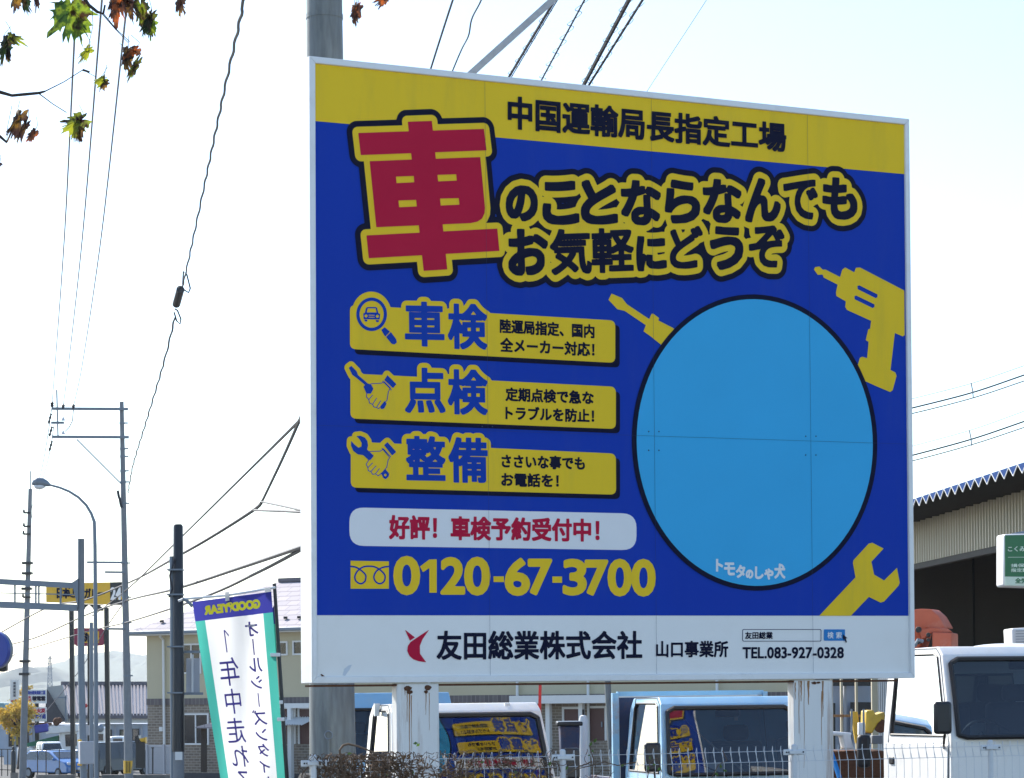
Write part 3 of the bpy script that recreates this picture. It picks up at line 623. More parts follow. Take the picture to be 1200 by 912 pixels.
# posts
for xa, xb in ((465.8, 515.5), (931.5, 977.5)):
    ua, _ = B(xa, 800); ub, _ = B(xb, 797)
    top = 0.0; zb = LOT - BP.O.z
    mb = MB()
    P = [(ua, -.016), (ub, -.016), (ub, -.125), (ua, -.125)]
    mb.prism([BP.p(u, -0.006, n) for u, n in P], (0, 0, zb))
    po = mb.build('post', M['postwhite'], sign, bev=0.012)
    mb = MB(); um = (ua + ub) / 2
    mb.prism([BP.p(u, zb + .001, n) for u, n in ((um - .27, .12), (um + .27, .12), (um + .27, -.34), (um - .27, -.34))], (0, 0, 0.02)); mb.build('base_plate', M['galv'], po)
    if xa < 600:
        blobs = [(479, 807, 4.5, 3.0), (481, 811, 3.2, 2.4), (502, 806, 4.2, 3.2), (500, 811, 2.4, 2.0)]
        streak = [(478, 812, 846, .5), (480.7, 812, 893, .8), (483, 815, 880, .5), (500, 812, 838, .5), (504, 812, 856, .4), (475.5, 806, 815, .6)]
    else:
        blobs = [(955, 800.5, 3, 1.6), (960, 800, 2, 1.4)]
        streak = [(937.5, 798, 860, .6), (940, 798, 822, 1.1), (948.5, 798, 826, 1.3), (943.5, 798, 900, .35), (965.5, 798, 840, 1.0), (964, 810, 880, .5), (933, 800, 820, .7)]
    for x, y, rx, ry in blobs:
        pts = [(x + rx * math.cos(t) * random.uniform(.75, 1.2), y + ry * math.sin(t) * random.uniform(.75, 1.2)) for t in np.linspace(0, 6.0, 11)]
        mb = MB(); mb.prism(px3(pts, -0.0155), BP.N * 0.006); mb.build('rust_patch', M['rust'], po)
    for x, ya, yb, r in streak:
        mb = MB(); m = 9; ctr = [(x + random.uniform(-.25, .25), ya + (yb - ya) * i / (m - 1), r * (1 - .75 * i / (m - 1)) * random.uniform(.8, 1.2)) for i in range(m)]
        for (xA, yA, rA), (xB, yB, rB) in zip(ctr, ctr[1:]): mb.prism(px3([(xA - rA, yA), (xA + rA, yA), (xB + rB, yB), (xB - rB, yB)], -0.0157), BP.N * 0.0012)
        mb.build('rust_run', M['ruststreak'], po)

# ------------------------------------------------------------------ big galvanised pole behind the billboard, with its brace
pp = at(389.5, 860, 23.0); pz = LOT
upole = thing('utility_pole', 'thick galvanised steel utility pole rising behind the left end of the billboard', 'utility pole', (pp.x, 23.0, pz))
mb = MB(); pt = at(389.3, 0, 23.0); rt = 21.0 / FPX * 23; rb_ = 28 / FPX * 23
zt = pt.z + 2.2; mb.tube([(pp.x, 23, pz), (pp.x, 23, pt.z * .35), (pp.x, 23, pt.z), (pp.x, 23, zt)], [rb_ + .004, rb_ - .02, rt, rt - .01], 40)
mb.smooth = True; pole = mb.build('pole', M['galv'], upole)
mb = MB(); a = at(409.5, 215, 22.9); b = at(700, -47, 23.4); mb.beam(a, b, 0.07, 0.06); mb.build('brace', mat('light_galvanised', (0.34, 0.37, 0.40), .5, .2, var=.25, scale=20), upole)
mb = MB(); mb.beam((pp.x - .5, 22.72, zt - .35), (b.x + .3, 22.72 + .4, zt - .35), .09, .09); mb.build('crossarm', M['galv'], upole)
mb = MB()
c0 = at(387, 861, 23.0); yb = 23.0 - rb_ - 0.006
mb.tube([Vector((c0.x + .035 * math.cos(t), yb, c0.z + .035 * math.sin(t))) for t in np.linspace(0, 2 * math.pi, 15)], 0.006, 6); mb.build('earth_clip', M['steel'], upole)
mb = MB(); mb.tube([(c0.x, yb, c0.z - .04), (c0.x, yb, pz + .02)], 0.012, 6); mb.build('earth_cable', M['galv'], upole)
for py in (60 - 40, 835):
    q = at(389.4, py, 23.0); r = (rb_ if py > 400 else rt) + .006
    mb = MB(); mb.cyl((pp.x, 23, q.z - .02), (pp.x, 23, q.z + .02), r, n=32)
    if py < 400: mb.smooth = True; mb.build('band', M['galv'], upole)

# ------------------------------------------------------------------ wires
def sag(a, b, s, n=14): return [a.lerp(b, t) - Vector((0, 0, s * 4 * t * (1 - t))) for t in np.linspace(0, 1, n)]
def wire(pts, r, label, group=None, m='wire', name='overhead_wire', cat='wire', wig=0.0, twist=0):
    """pts: (px,py,Y); smooth through them"""
    P = [at(*p) for p in pts]; out = []
    for k in range(len(P) - 1):
        p0 = P[max(k - 1, 0)]; p1 = P[k]; p2 = P[k + 1]; p3 = P[min(k + 2, len(P) - 1)]
        n = 8 if not wig else max(8, int((p2 - p1).length / wig))
        for i in range(n): t = i / n; out.append(0.5 * ((2 * p1) + (p2 - p0) * t + (2 * p0 - 5 * p1 + 4 * p2 - p3) * t * t + (3 * p1 - p0 - 3 * p2 + p3) * t ** 3))
    out.append(P[-1])
    if twist:
        out = [p + Vector((math.cos(i * 1.3) * twist, 0, math.sin(i * 1.3) * twist * .5)) for i, p in enumerate(out)]
    mb = MB(); mb.tube(out, r, 6); mb.smooth = True
    return tag(mb.build(name, M[m], smooth=True), label, cat, group)
g3 = 'three thin high wires at the left'
wire([(90, -30, 25), (87.4, 41, 30), (74.7, 290, 55), (64.4, 430, 80), (61, 473, 90)], .013, 'leftmost of three thin high wires dropping to the crossarm of the grey pole', g3, 'thinwire')
wire([(120.5, -30, 25), (117, 30, 30), (95.4, 290, 55), (80, 430, 80), (74, 476, 90)], .013, 'middle of three thin high wires dropping to the crossarm of the grey pole', g3, 'thinwire')
wire([(152, -30, 25), (147, 20, 30), (117, 290, 55), (96, 430, 80), (86, 477, 90)], .013, 'rightmost of three thin high wires dropping to the crossarm of the grey pole', g3, 'thinwire')
for (x0, y0, x1, y1, t) in ((88.6, 28, 84.9, 90, 0), (113.6, 80, 110.8, 106, 0), (139.6, 100, 136.6, 130, 0)): pass
wire([(61, 476, 90), (50, 545, 105), (36, 600, 130)], .016, 'faint wire from the crossarm end down to the far pole, left of two', 'faint wires to the far pole', 'thinwire')
wire([(63, 500, 90), (56, 540, 105), (37, 607, 130)], .016, 'faint wire from the lower crossarm down to the far pole, right of two', 'faint wires to the far pole', 'thinwire')
tw = wire([(287, -20, 24), (284, 10, 25), (262, 110, 32), (240, 215, 41), (222, 300, 48), (214, 336, 52)], .017, 'wavy twisted dark cable hanging from the top towards the splice box', 'twisted cable', 'wire', 'twisted_cable', 'cable', wig=.33, twist=.009)
wire([(205, 372, 55), (192, 425, 61), (172, 492, 71), (156, 545, 82), (150, 578, 90)], .022, 'wavy twisted dark cable from the splice box down to the grey pole', 'twisted cable', 'wire', 'twisted_cable', 'cable', wig=.45, twist=.012)
sb = thing('splice_box', 'small black cable splice box with two wire loops hanging in the sky', 'splice box', at(209, 348, 53.5))
mb = MB(); mb.tube([at(212, 337, 53.2), at(211.5, 339, 53.2), at(206.5, 357, 53.8), at(206, 359, 53.8)], [.04, .085, .085, .04], 10); mb.build('case', M['blackpaint'], sb)
for lp in ([(214, 336), (215, 318), (219, 322), (223, 338), (221, 343), (216, 340), (213, 335)], [(205, 362), (208, 364), (212, 374), (211, 380), (207, 376), (204, 366)]):
    mb = MB(); mb.tube([at(x, y, 53.5) for x, y in lp], .018, 6); mb.build('loop', M['wire'], sb)
gb = 'wire bundles between the poles on the left'
wire([(368, 452, 26), (353, 488, 30), (330, 540, 36), (307, 588, 42)], .022, 'dark steep wire from the billboard edge down to the cable junction', gb)
wire([(307, 588, 42), (297, 598, 44), (250, 628, 50), (210, 651, 56), (155, 681, 90), (100, 703, 100), (56, 712, 112), (0, 742, 128)], .03, 'thick sagging wire bundle passing behind the black pole to the far left', gb)
wire([(366, 478, 30), (280, 563, 48), (210, 632, 66), (150, 690, 88), (108, 722, 110)], .022, 'long straight stay wire from the billboard edge to the grey pole', gb)
wire([(368, 636, 30), (280, 666, 42), (206, 690, 56), (152, 703, 88), (105, 719, 105), (40, 748, 128), (-10, 760, 140)], .03, 'thick wire leaving the billboard edge just above the banner', gb)
wire([(368, 636, 30), (300, 672, 40), (230, 703, 50), (150, 729, 88), (100, 741, 105), (30, 762, 130)], .024, 'lowest thin wire dipping behind the top of the banner', gb)
wire([(297, 598, 44), (330, 599, 38), (370, 601, 32)], .022, 'short level wire from the junction to the billboard edge', gb)
wire([(306, 588, 42), (335, 594, 37), (370, 602, 32)], .016, 'short thin slack wire above the level one by the junction', gb)
wire([(150, 700, 88), (125, 735, 100), (90, 790, 125), (40, 850, 150)], .02, 'thin slanting wire from the grey pole down to the far left', gb, 'thinwire')
wire([(20, 765, 130), (8, 775, 128), (-10, 795, 125)], .02, 'dark wire curving down beside the blue round sign', gb)
gr = 'wires in the sky right of the billboard'
for k, (dy, l) in enumerate(((0, 'upper'), (55.5, 'lower'))):
    wire([(1040, 475 + dy, 60), (1070, 467.2 + dy, 60), (1140, 449 + dy * .98, 60), (1205, 427 + dy * .96, 60), (1260, 408 + dy * .96, 60)], .007, 'hair thin messenger line, topmost of the %s three right of the billboard' % l, gr, 'thinwire')
    wire([(1040, 485 + dy, 60), (1070, 478 + dy, 60), (1140, 460 + dy * .98, 60), (1205, 438 + dy * .98, 60), (1260, 420 + dy * .98, 60)], .019, 'thick cable in the middle of the %s three right of the billboard' % l, gr)
    wire([(1040, 490 + dy, 60), (1070, 484.5 + dy, 60), (1140, 466.5 + dy * .98, 60), (1205, 445 + dy * .98, 60), (1260, 427 + dy * .98, 60)], .013, 'thinner dark cable, bottom of the %s three right of the billboard' % l, gr)
    mb = MB(); mb.tube([at(1138 - k * 2, 449 + dy, 59.95), at(1140 - k * 2, 459 + dy, 59.95), at(1140.5 - k * 2, 467 + dy, 59.95)], .014, 6)
    tag(mb.build('cable_spacer', M['steel']), 'small grey spacer clamp on the %s wire trio right of the billboard' % l, 'clamp')
gt = 'wires running up behind the billboard top'
wire([(545, -40, 24), (530, 2, 25), (505, 80, 28), (490, 130, 30)], .011, 'plain dark wire furthest left above the billboard top edge', gt)
wire([(574, -30, 24), (564, 0, 25), (553, 22, 26), (549, 42, 27), (541, 58, 28), (530, 84, 29), (512, 130, 31)], .009, 'kinked dark wire second from left above the billboard top edge', gt)
wire([(675, -40, 25), (642, 14, 26), (596, 91, 29), (570, 135, 31)], .016, 'dark wire just right of the galvanised brace above the billboard', gt)
wire([(678, -40, 25), (645, 14, 26), (599, 91, 29), (573, 135, 31)], .006, 'fine wire lashed beside the dark wire right of the galvanised brace', gt)
wire([(700, -30, 25), (685, 0, 26), (634, 95, 30), (610, 140, 32)], .011, 'dark wire with spiral hanger in the middle above the billboard', gt)
wire([(755, -30, 25), (737, 0, 26), (684, 100, 30), (660, 146, 32)], .026, 'thickest black cable above the billboard top edge', gt)
wire([(772, -30, 25), (753, 0, 26), (690, 100, 30), (662, 145, 32)], .015, 'second thick black cable meeting the thickest one at the billboard top', gt)
wire([(846, -30, 40), (828, 0, 42), (759, 106, 50), (735, 145, 52)], .006, 'faint dashed looking wire furthest right above the billboard', gt, 'thinwire')
def spiral(a, b, r, turns, label):
    A_, B_ = at(*a), at(*b); n = turns * 10; P = []
    for i in range(n + 1):
        t = i / n; P.append(A_.lerp(B_, t) + Vector((math.cos(t * turns * 6.283) * r, math.sin(t * turns * 6.283) * r, math.sin(t * turns * 6.283 + 1) * r * .4)))
    mb = MB(); mb.tube(P, .0035, 4); tag(mb.build('spiral_hanger', M['wire']), label, 'hanger wire', 'spiral hangers round the wires')
spiral((685, 0, 26), (634, 95, 30), .055, 6, 'thin spiral hanger coiled round the middle dark wire above the billboard')
spiral((737, 0, 26), (684, 100, 30), .06, 6, 'thin spiral hanger coiled round the thickest black cable above the billboard')
spiral((750, 5, 26), (690, 100, 30), .045, 5, 'thin spiral hanger round the second thick cable above the billboard')
spiral((642, 14, 26), (596, 91, 29), .045, 5, 'thin spiral hanger beside the galvanised brace above the billboard')

# ------------------------------------------------------------------ autumn tree leaning in at the top left
TY = 8.0
tree = thing('maple_tree', 'autumn maple with a few green, yellow and brown leaves hanging in the top left corner', 'tree', (-4.3, 8.4, 0))
mb = MB(); mb.smooth = True
mb.tube([(-4.3, 8.4, -.1), (-4.26, 8.4, 1.2), (-4.15, 8.35, 2.6), (-4.1, 8.3, 4.0), (-4.0, 8.3, 5.4), (-3.8, 8.3, 6.6)], [.16, .13, .115, .09, .06, .02], 12); mb.build('trunk', M['bark'], tree)
def twig(pts, rs, name='branch'):
    mb = MB(); mb.smooth = True; mb.tube(pts, rs, 7); return mb.build(name, M['bark'], tree)
L_ = lambda *p: [at(x, y, TY + (d[0] if d else 0)) for x, y, *d in p]
twig([Vector((-4.12, 8.3, 3.1)), Vector((-3.0, 8.2, 3.5))] + L_((-120, 104), (-40, 102), (0, 108), (14, 112), (30, 110.5), (46, 109), (53, 107)), [.05, .03, .016, .010, .006, .0048, .005, .0045, .003])
twig(L_((53, 107), (75, 96), (97, 82)), [.002, .0016, .0014]); twig(L_((46, 110), (62, 122), (78, 132)), [.002, .0016, .0015]); twig(L_((97, 82), (105, 84.5)), [.004, .003])
twig([Vector((-4.1, 8.3, 3.8)), Vector((-2.9, 8.2, 4.15))] + L_((-60, -90), (40, -50), (92, -12), (104, 6), (114, 14), (121, 16), (123, 6)), [.05, .03, .02, .012, .007, .0055, .005, .0045, .003])
twig(L_((121, 16), (136, 34), (152, 49)), [.002, .0014, .0012]); twig(L_((120, 17), (134, 33), (150, 50)), [.0014, .0012, .0012]); twig(L_((108, 12), (109, 30), (104, 52)), [.0012, .001, .001])
twig([Vector((-4.15, 8.35, 2.6)), Vector((-3.2, 8.2, 3.0))] + L_((-110, 130), (-30, 148), (0, 160), (8, 167)), [.05, .03, .015, .008, .005, .0035]); twig(L_((8, 166), (9, 148), (14, 124)), [.0012, .001, .001])
twig([Vector((-4.0, 8.3, 5.4)), Vector((-2.6, 8.1, 5.2))] + L_((60, -160), (220, -90), (420, -50), (450, -22)), [.04, .025, .016, .009, .005, .003])
twig(L_((150, -110), (170, -40), (178, -6)), [.007, .004, .0015]); twig(L_((92, -12), (130, -6), (150, -16)), [.004, .002, .001]); twig(L_((420, -50), (419, -10), (418, 4)), [.002, .0012, .001]); twig(L_((220, -90), (214, -20), (213, 0)), [.003, .0015, .001]); twig(L_((-30, 30), (0, 50), (12, 48)), [.003, .002, .0012]); twig(L_((97, 82), (112, 90)), [.0012, .001])
LOBES = [(0, 1.0), (6, .9), (11, .93), (17, .78), (24, .72), (31, .80), (37, .84), (43, 1.0), (50, .92), (57, .84), (64, .86), (71, .70), (80, .68), (88, .78), (96, .74), (104, .84), (114, .66), (126, .56), (144, .50), (162, .36), (180, .14)]
def leaf(cx, cy, size, rot, kind, curl=.35, thin=1.0, dep=0.0):
    c = at(cx, cy, TY + dep); s = size / FPX * TY * .74; mb = MB(); R = Matrix.Rotation(math.radians(rot), 3, 'Y') @ Matrix.Rotation(random.uniform(-.5, .5), 3, 'X')
    ring = [(a, r) for a, r in LOBES] + [(360 - a, r) for a, r in LOBES[::-1][1:-1]]
    K = 4; vs = [Vector((0, 0, 0))]
    jit = [random.uniform(.72, 1.06) for _ in ring]
    for k in range(1, K + 1):
        for (a, r), j in zip(ring, jit):
            a_ = math.radians(a); rr = r * j * k / K * (1 + .12 * random.uniform(-1, 1) * (k == K))
            x, z = math.sin(a_) * rr * thin, -math.cos(a_) * rr
            y = curl * (abs(x) ** 1.5 * 1.2 + .5 * z * z) + random.uniform(-.03, .03) * (k > 1)
            vs.append(Vector((x * (1 - .25 * curl), y - .15, z)))
    n = len(ring); fs = [(0, 1 + i, 1 + (i + 1) % n) for i in range(n)]
    for k in range(K - 1):
        for i in range(n):
            if k == K - 2 and random.random() < .12: continue
            fs.append((1 + k * n + i, 1 + (k + 1) * n + i, 1 + (k + 1) * n + (i + 1) % n, 1 + k * n + (i + 1) % n))
    mb.add([c + R @ (v * s) for v in vs], fs); mb.smooth = True
    b_ = c + R @ (Vector((0, -.15, .1)) * s); mb.tube([b_, b_ + Vector((random.uniform(-.01, .01), 0, .02)), b_ + Vector((random.uniform(-.02, .02), 0, .045))], [.0012, .001, .0009], 5)
    return mb.build('leaf', LM[kind], tree, smooth=True)
for q in [(84, 12, 60, 6, 'g', .35, .95), (90, 26, 40, -14, 'g', .7, .5), (103, 60, 32, 30, 'y', .7, .42), (150, 62, 34, 10, 'b', .8, .5), (158, 60, 30, 55, 'o', .7, .5), (160, 76, 40, 32, 'd', .9, .28), (148, 70, 26, -12, 'b', .8, .5), (166, 10, 50, -8, 'd', .8, .42), (176, 22, 46, 20, 'd', .9, .36), (178, 30, 28, 8, 'g', .7, .5), (140, 4, 44, 8, 'o', .5, .6), (150, 2, 40, -10, 'b', .7, .45), (132, 4, 22, 10, 'b', .7, .5),
          (93, 143, 40, 62, 'y', .5, .7), (88, 147, 32, 5, 'd', .8, .45), (94, 154, 26, 12, 'b', .8, .4), (23, 140, 52, 28, 'b', .9, .36), (30, 148, 40, 38, 'b', .9, .3), (40, 156, 24, 45, 'o', .7, .5), (121, 94, 22, 70, 'y', .6, .6), (123, 97, 20, 40, 'b', .7, .6), (8, 52, 40, 20, 'd', .8, .5), (14, 44, 30, -60, 'y', .7, .45), (9, 60, 24, -5, 'b', .8, .4), (20, -2, 30, 20, 'b', .8, .5), (30, 2, 26, -10, 'd', .8, .5), (44, -2, 24, 10, 'b', .8, .4), (212, 3, 30, 10, 'b', .7, .5), (418, 10, 30, 10, 'o', .7, .5), (415, 18, 20, -8, 'b', .7, .5), (450, 0, 26, 50, 'o', .6, .5), (-1, 193, 14, 30, 'b', .7, .5),
          (-60, 70, 50, 20, 'g', .4, 1), (-90, 140, 46, -30, 'y', .4, 1), (-40, -40, 54, 10, 'o', .4, 1), (40, -60, 56, 0, 'g', .4, 1), (160, -70, 50, 20, 'y', .5, .9), (300, -60, 46, 0, 'o', .5, .9), (-160, 20, 56, 0, 'g', .4, 1), (-200, 120, 50, 15, 'b', .4, 1), (-130, -80, 56, 0, 'o', .4, 1)]:
    leaf(*q)

# ------------------------------------------------------------------ mesh fence with dry vine
FO = at(365, 887, 18.0); FO.z = 0; FP = Plane(FO, (math.cos(TH), math.sin(TH)))
ft = FP.uv(365, 887.2)[1]                                     # top wire height
ft = (ft + FP.uv(1150, 869.5)[1]) / 2
fl = FP.uv(1330, 868)[0]; ub = gz(17.8) + .0
fence = thing('mesh_fence', 'low grey wire mesh fence with rolled top standing in front of the billboard', 'fence', FP.p(fl / 2, LOT, 0))
FBOT = LOT + .02
mb = MB(); pitch = 0.0745; nW = int(fl / pitch)
def fz(u): return ft
for i in range(nW + 1):
    u = i * pitch; off = 0.03
    x = FP.p
    mb.tube([x(u, FBOT + .06, 0), x(u, ft - .115, 0), x(u - .022, ft - .03, 0), x(u - .012, ft + .002, -.006), x(u + .014, ft + .002, -.05), x(u + .022, ft - .03, -.06), x(u, ft - .115, -.012)], .0021, 5, caps=False)
for z in (ft - .035, ft - .115, ft - .33, ft - .62, ft - .9, FBOT + .08):
    if z > FBOT: mb.tube([FP.p(0, z, .004), FP.p(fl, z, .004)], .0022, 5)
tagm = mb.build('mesh_panel', M['fence'], fence)
for px in (365.5, 657, 928, 1158):
    u = FP.uv(px, 870)[0]
    mb = MB(); mb.smooth = True; mb.tube([FP.p(u, LOT + .002, .03), FP.p(u, ft + .005, .03), FP.p(u, ft + .016, .03)], [.022, .022, .012], 12); po = mb.build('post', M['fence'], fence)
    mb = MB(); mb.box(FP.p(u - .06, ft - .045, .035), (.075, .014, .045), TH); mb.box(FP.p(u + .06, ft - .045, .035), (.075, .014, .045), TH); mb.box(FP.p(u, ft - .045, .045), (.11, .03, .03), TH); mb.build('clamp', M['fence'], po, bev=.004)
    mb = MB()
    for du in (-.075, -.055, .055, .075): mb.cyl(FP.p(u + du, ft - .045, .04), FP.p(u + du, ft - .045, .048), .006, n=8)
    mb.build('bolt', M['black'], po)
vine = thing('dry_vine', 'tangled dry brown vine matted over the left part of the mesh fence', 'vine', FP.p(1.0, LOT, 0.03))
mb = MB()
def dens(px): return 1.0 if px < 470 else .8 if px < 560 else .5 if px < 650 else .22
for i in range(1050):
    px = random.uniform(368, 700) if i > 200 else random.uniform(368, 480)
    if random.random() > dens(px): continue
    u, v = FP.uv(px, random.uniform(884, 935)); top = ft + random.uniform(-.05, .05)
    p = FP.p(u, min(v, top), random.uniform(-.06, .06)); P = [p]; d = Vector((random.uniform(-1, 1), random.uniform(-.4, .4), random.uniform(-1, .7))).normalized()
    for k in range(random.randint(4, 9)):
        d = (d + Vector((random.gauss(0, .6), random.gauss(0, .3), random.gauss(0, .6)))).normalized(); q = P[-1] + d * random.uniform(.015, .04)
        if q.z > ft + .025: q.z = ft + .01; d.z = -abs(d.z)
        P.append(q)
    mb.tube(P, random.choice([.0018, .0025, .0035, .005]), 4, caps=False)
mb.build('stem', M['vine'], vine)
mb = MB(); mb.smooth = True; V_ = lambda *p: [FP.w(x, y, .05) for x, y in p]
mb.tube(V_((398, 905), (396, 890), (395, 879), (399, 873.5), (405, 872), (416, 874.5), (428, 879), (440, 884), (455, 890)), [.008, .008, .008, .009, .009, .007, .006, .006, .004], 7); mb.tube(V_((405, 884), (402, 896), (400, 912)), [.006, .006, .008], 6); mb.build('bent_stem', M['vine'], vine)
mb = MB()
for i in range(420):
    px = 368 + 190 * random.random() ** 1.2; u, v = FP.uv(px, random.uniform(886, 930)); c = FP.p(u, min(v, ft + .02), random.uniform(-.05, .07)); s = random.uniform(.010, .026)
    a, b = Vector((random.gauss(0, 1), random.gauss(0, 1), random.gauss(0, 1))).normalized() * s, Vector((random.gauss(0, 1), random.gauss(0, 1), random.gauss(0, 1))).normalized() * s * .6
    mb.add([c - a, c + b, c + a * 1.1, c - b], [(0, 1, 2, 3)])
tag(mb.build('dead_leaves', M['leafdead'], vine), kind='stuff')
mb = MB()
for (x, y) in [(483, 871), (486, 873), (406, 883), (561, 893), (640, 895), (660, 900), (690, 880), (693, 868), (688, 872), (686, 885), (725, 897), (757, 888), (762, 896), (768, 901), (755, 900), (840, 898), (845, 903), (835, 907), (480, 905), (450, 908), (600, 905)]:
    c = FP.w(x, y, .06); s = random.uniform(.012, .022); a = Vector((random.gauss(0, 1), .3, random.gauss(0, 1))).normalized() * s; b = Vector((a.z, random.gauss(0, .01), -a.x)) * .6
    mb.add([c - a, c + b, c + a, c - b], [(0, 1, 2, 3)])
tag(mb.build('green_leaves', M['leafgreen'], vine), kind='stuff')
mb = MB()
for P in ([(660, 908), (672, 901), (690, 897), (705, 893), (720, 897), (742, 893)], [(690, 912), (692, 890), (687, 874), (692, 866)], [(755, 912), (758, 893), (766, 888), (772, 905)], [(830, 912), (838, 896), (848, 891), (843, 880)]):
    mb.tube([FP.w(x, y, .05) for x, y in P], .004, 5)
mb.build('climbing_stem', M['vine'], vine)
# ------------------------------------------------------------------ tyre shop banner, seen from behind
NY = 18.4; NP = Plane(at(275, 800, NY), (1, 0))
ban = thing('banner', 'white and green shop banner on a black pole seen from behind, its lettering mirrored', 'banner', (at(334, 900, NY).x, NY, gz(NY)))
def bq(s, t):
    TL, TR, BR, BL = np.array((225.2, 705.5)), np.array((318, 693.5)), np.array((336.5, 945)), np.array((263.5, 945))
    p = TL * (1 - s) * (1 - t) + TR * s * (1 - t) + BR * s * t + BL * (1 - s) * t
    return p
def bpt(s, t, n=0.0):
    x, y = bq(s, t); wv = .03 * math.sin(s * 5 + t * 4) + .02 * math.sin(t * 9 - s * 3) + .05 * t * math.sin(s * 3.1) + .010 * math.sin(s * 15 + t * 5) + .008 * math.sin(s * 9 - t * 17)
    return at(x, y, NY + wv - n)
def strip(s0, s1, t0, t1, name, m, n=0.0, par=None, ns=10, nt_=40):
    mb = MB(); mb.smooth = True
    for j in range(nt_ + 1):
        for i in range(ns + 1): mb.v.append(bpt(s0 + (s1 - s0) * i / ns, t0 + (t1 - t0) * j / nt_, n))
    for j in range(nt_):
        for i in range(ns): mb.f.append([j * (ns + 1) + i, j * (ns + 1) + i + 1, (j + 1) * (ns + 1) + i + 1, (j + 1) * (ns + 1) + i])
    return mb.build(name, m, ban, smooth=True)
HT = 0.096
strip(0, 1, 0, HT, 'header_cloth', M['clothblue'], nt_=6); strip(0, .125, HT, 1, 'side_stripe', M['clothgreen']); strip(.875, 1, HT, 1, 'side_stripe', M['clothgreen']); strip(.125, .875, HT, 1, 'cloth', M['clothwhite'])
def bantext(ch, s0, s1, t0, t1, m, name, wt=0.0, n=.004):
    segs = fit(line_seg(ch), bx(s0, s1, t0, t1), 0.0, lambda a, b: (a * .62, -b * 1.55), mirror=True)
    lps = shapes_loops(segs, wt, .0035); cu = bpy.data.curves.new('t', 'CURVE'); cu.dimensions = '2D'; cu.fill_mode = 'FRONT'
    cu.fill_mode = 'BACK'
    for lp in lps:
        sp = cu.splines.new('POLY'); sp.points.add(len(lp) - 1)
        for pt_, q in zip(sp.points, lp): pt_.co = (q[0], q[1], 0, 1)
        sp.use_cyclic_u = True
    o = bpy.data.objects.new('t', cu); C.objects.link(o); dg = bpy.context.evaluated_depsgraph_get(); dg.update(); me = bpy.data.meshes.new_from_object(o.evaluated_get(dg)); C.objects.unlink(o); bpy.data.objects.remove(o); bpy.data.curves.remove(cu)
    me.name = name; me.materials.clear(); me.materials.append(m); Mi = ROOT[ban].inverted()
    for v in me.vertices: v.co = Mi @ bpt(v.co.x / .62, -v.co.y / 1.55, n)
    o = bpy.data.objects.new(name, me); C.objects.link(o); o.parent = ban; ROOT[o] = ROOT[ban]
bantext('GOOD', .49, .84, .030, .067, M['clothyellow'], 'banner_lettering', .006); bantext('YEAR', .14, .45, .030, .067, M['clothyellow'], 'banner_lettering', .006)
mb = MB(); mb.add([bpt(s, t, .005) for s, t in [(.46, .024), (.49, .026), (.475, .04), (.50, .045), (.455, .075), (.468, .05), (.445, .045), (.40, .033)]], [(0, 1, 2, 3), (2, 3, 4, 5), (0, 2, 5, 6, 7)]); mb.build('winged_foot_emblem', M['clothyellow'], ban)
for ch, a, b, t0, t1 in [('オ', .63, .79, .128, .195), ('ー', .66, .80, .215, .28), ('ラ', 0, 0, 0, 0)][:1]: bantext(ch, a, b, t0, t1, M['clothink'], 'banner_lettering', .002)
def vbar(s0, t0, s1, t1):
    mb = MB(); r = .008; mb.add([bpt(s0 - r, t0, .004), bpt(s0 + r, t0, .004), bpt(s1 + r, t1, .004), bpt(s1 - r, t1, .004)], [(0, 1, 2, 3)]); mb.build('banner_lettering', M['clothink'], ban)
vbar(.71, .21, .71, .285); vbar(.71, .465, .71, .53)
for ch, a, b, t0, t1 in [('ル', .63, .80, .30, .365), ('シ', .63, .78, .385, .445), ('ズ', .60, .80, .545, .615), ('ン', .62, .78, .635, .69), ('タ', .63, .79, .705, .765), ('イ', .63, .78, .785, .84), ('ヤ', .62, .79, .86, .925)]: bantext(ch, a, b, t0, t1, M['clothink'], 'banner_lettering', .002)
mb = MB(); mb.add([bpt(s, t, .004) for s, t in [(.345, .155), (.36, .155), (.36, .26), (.345, .26)]], [(0, 1, 2, 3)]); mb.add([bpt(s, t, .004) for s, t in [(.345, .152), (.36, .152), (.405, .178), (.40, .186)]], [(0, 1, 2, 3)]); mb.build('banner_lettering', M['clothink'], ban)
for ch, a, b, t0, t1 in [('年', .22, .48, .285, .42), ('中', .24, .46, .435, .555), ('走', .20, .47, .575, .695), ('れ', .22, .47, .71, .81), ('る', .25, .46, .83, .935)]: bantext(ch, a, b, t0, t1, M['clothink'], 'banner_lettering', .0005)
mb = MB(); mb.smooth = True; a, b = at(321.5, 684, NY + .02), at(336.5, 915, NY + .02); d = (b - a); mb.tube([a, b, a + d * ((gz(NY) - a.z) / d.z)], [.013, .015, .018], 10); mb.build('pole', M['blackpaint'], ban)
mb = MB(); mb.tube([at(209, 704.5, NY), at(215, 702, NY), at(265, 698, NY), at(323, 688.5, NY)], .009, 8); mb.build('cross_rod', M['housewhite'], ban)
mb = MB(); mb.tube([at(214, 702, NY), at(219, 704, NY), at(223, 708, NY), at(225.5, 711, NY)], .012, 8); mb.build('hook', M['steel'], ban)
for q in ([(263.5, 694), (268, 693.5), (268.5, 704), (264, 704.5)], [(310.5, 689), (317, 688), (317.5, 698), (311, 698.5)]):
    mb = MB(); mb.prism([at(x, y, NY - .02) for x, y in q], (0, .05, 0)); mb.build('hanging_tab', M['clothwhite'], ban)
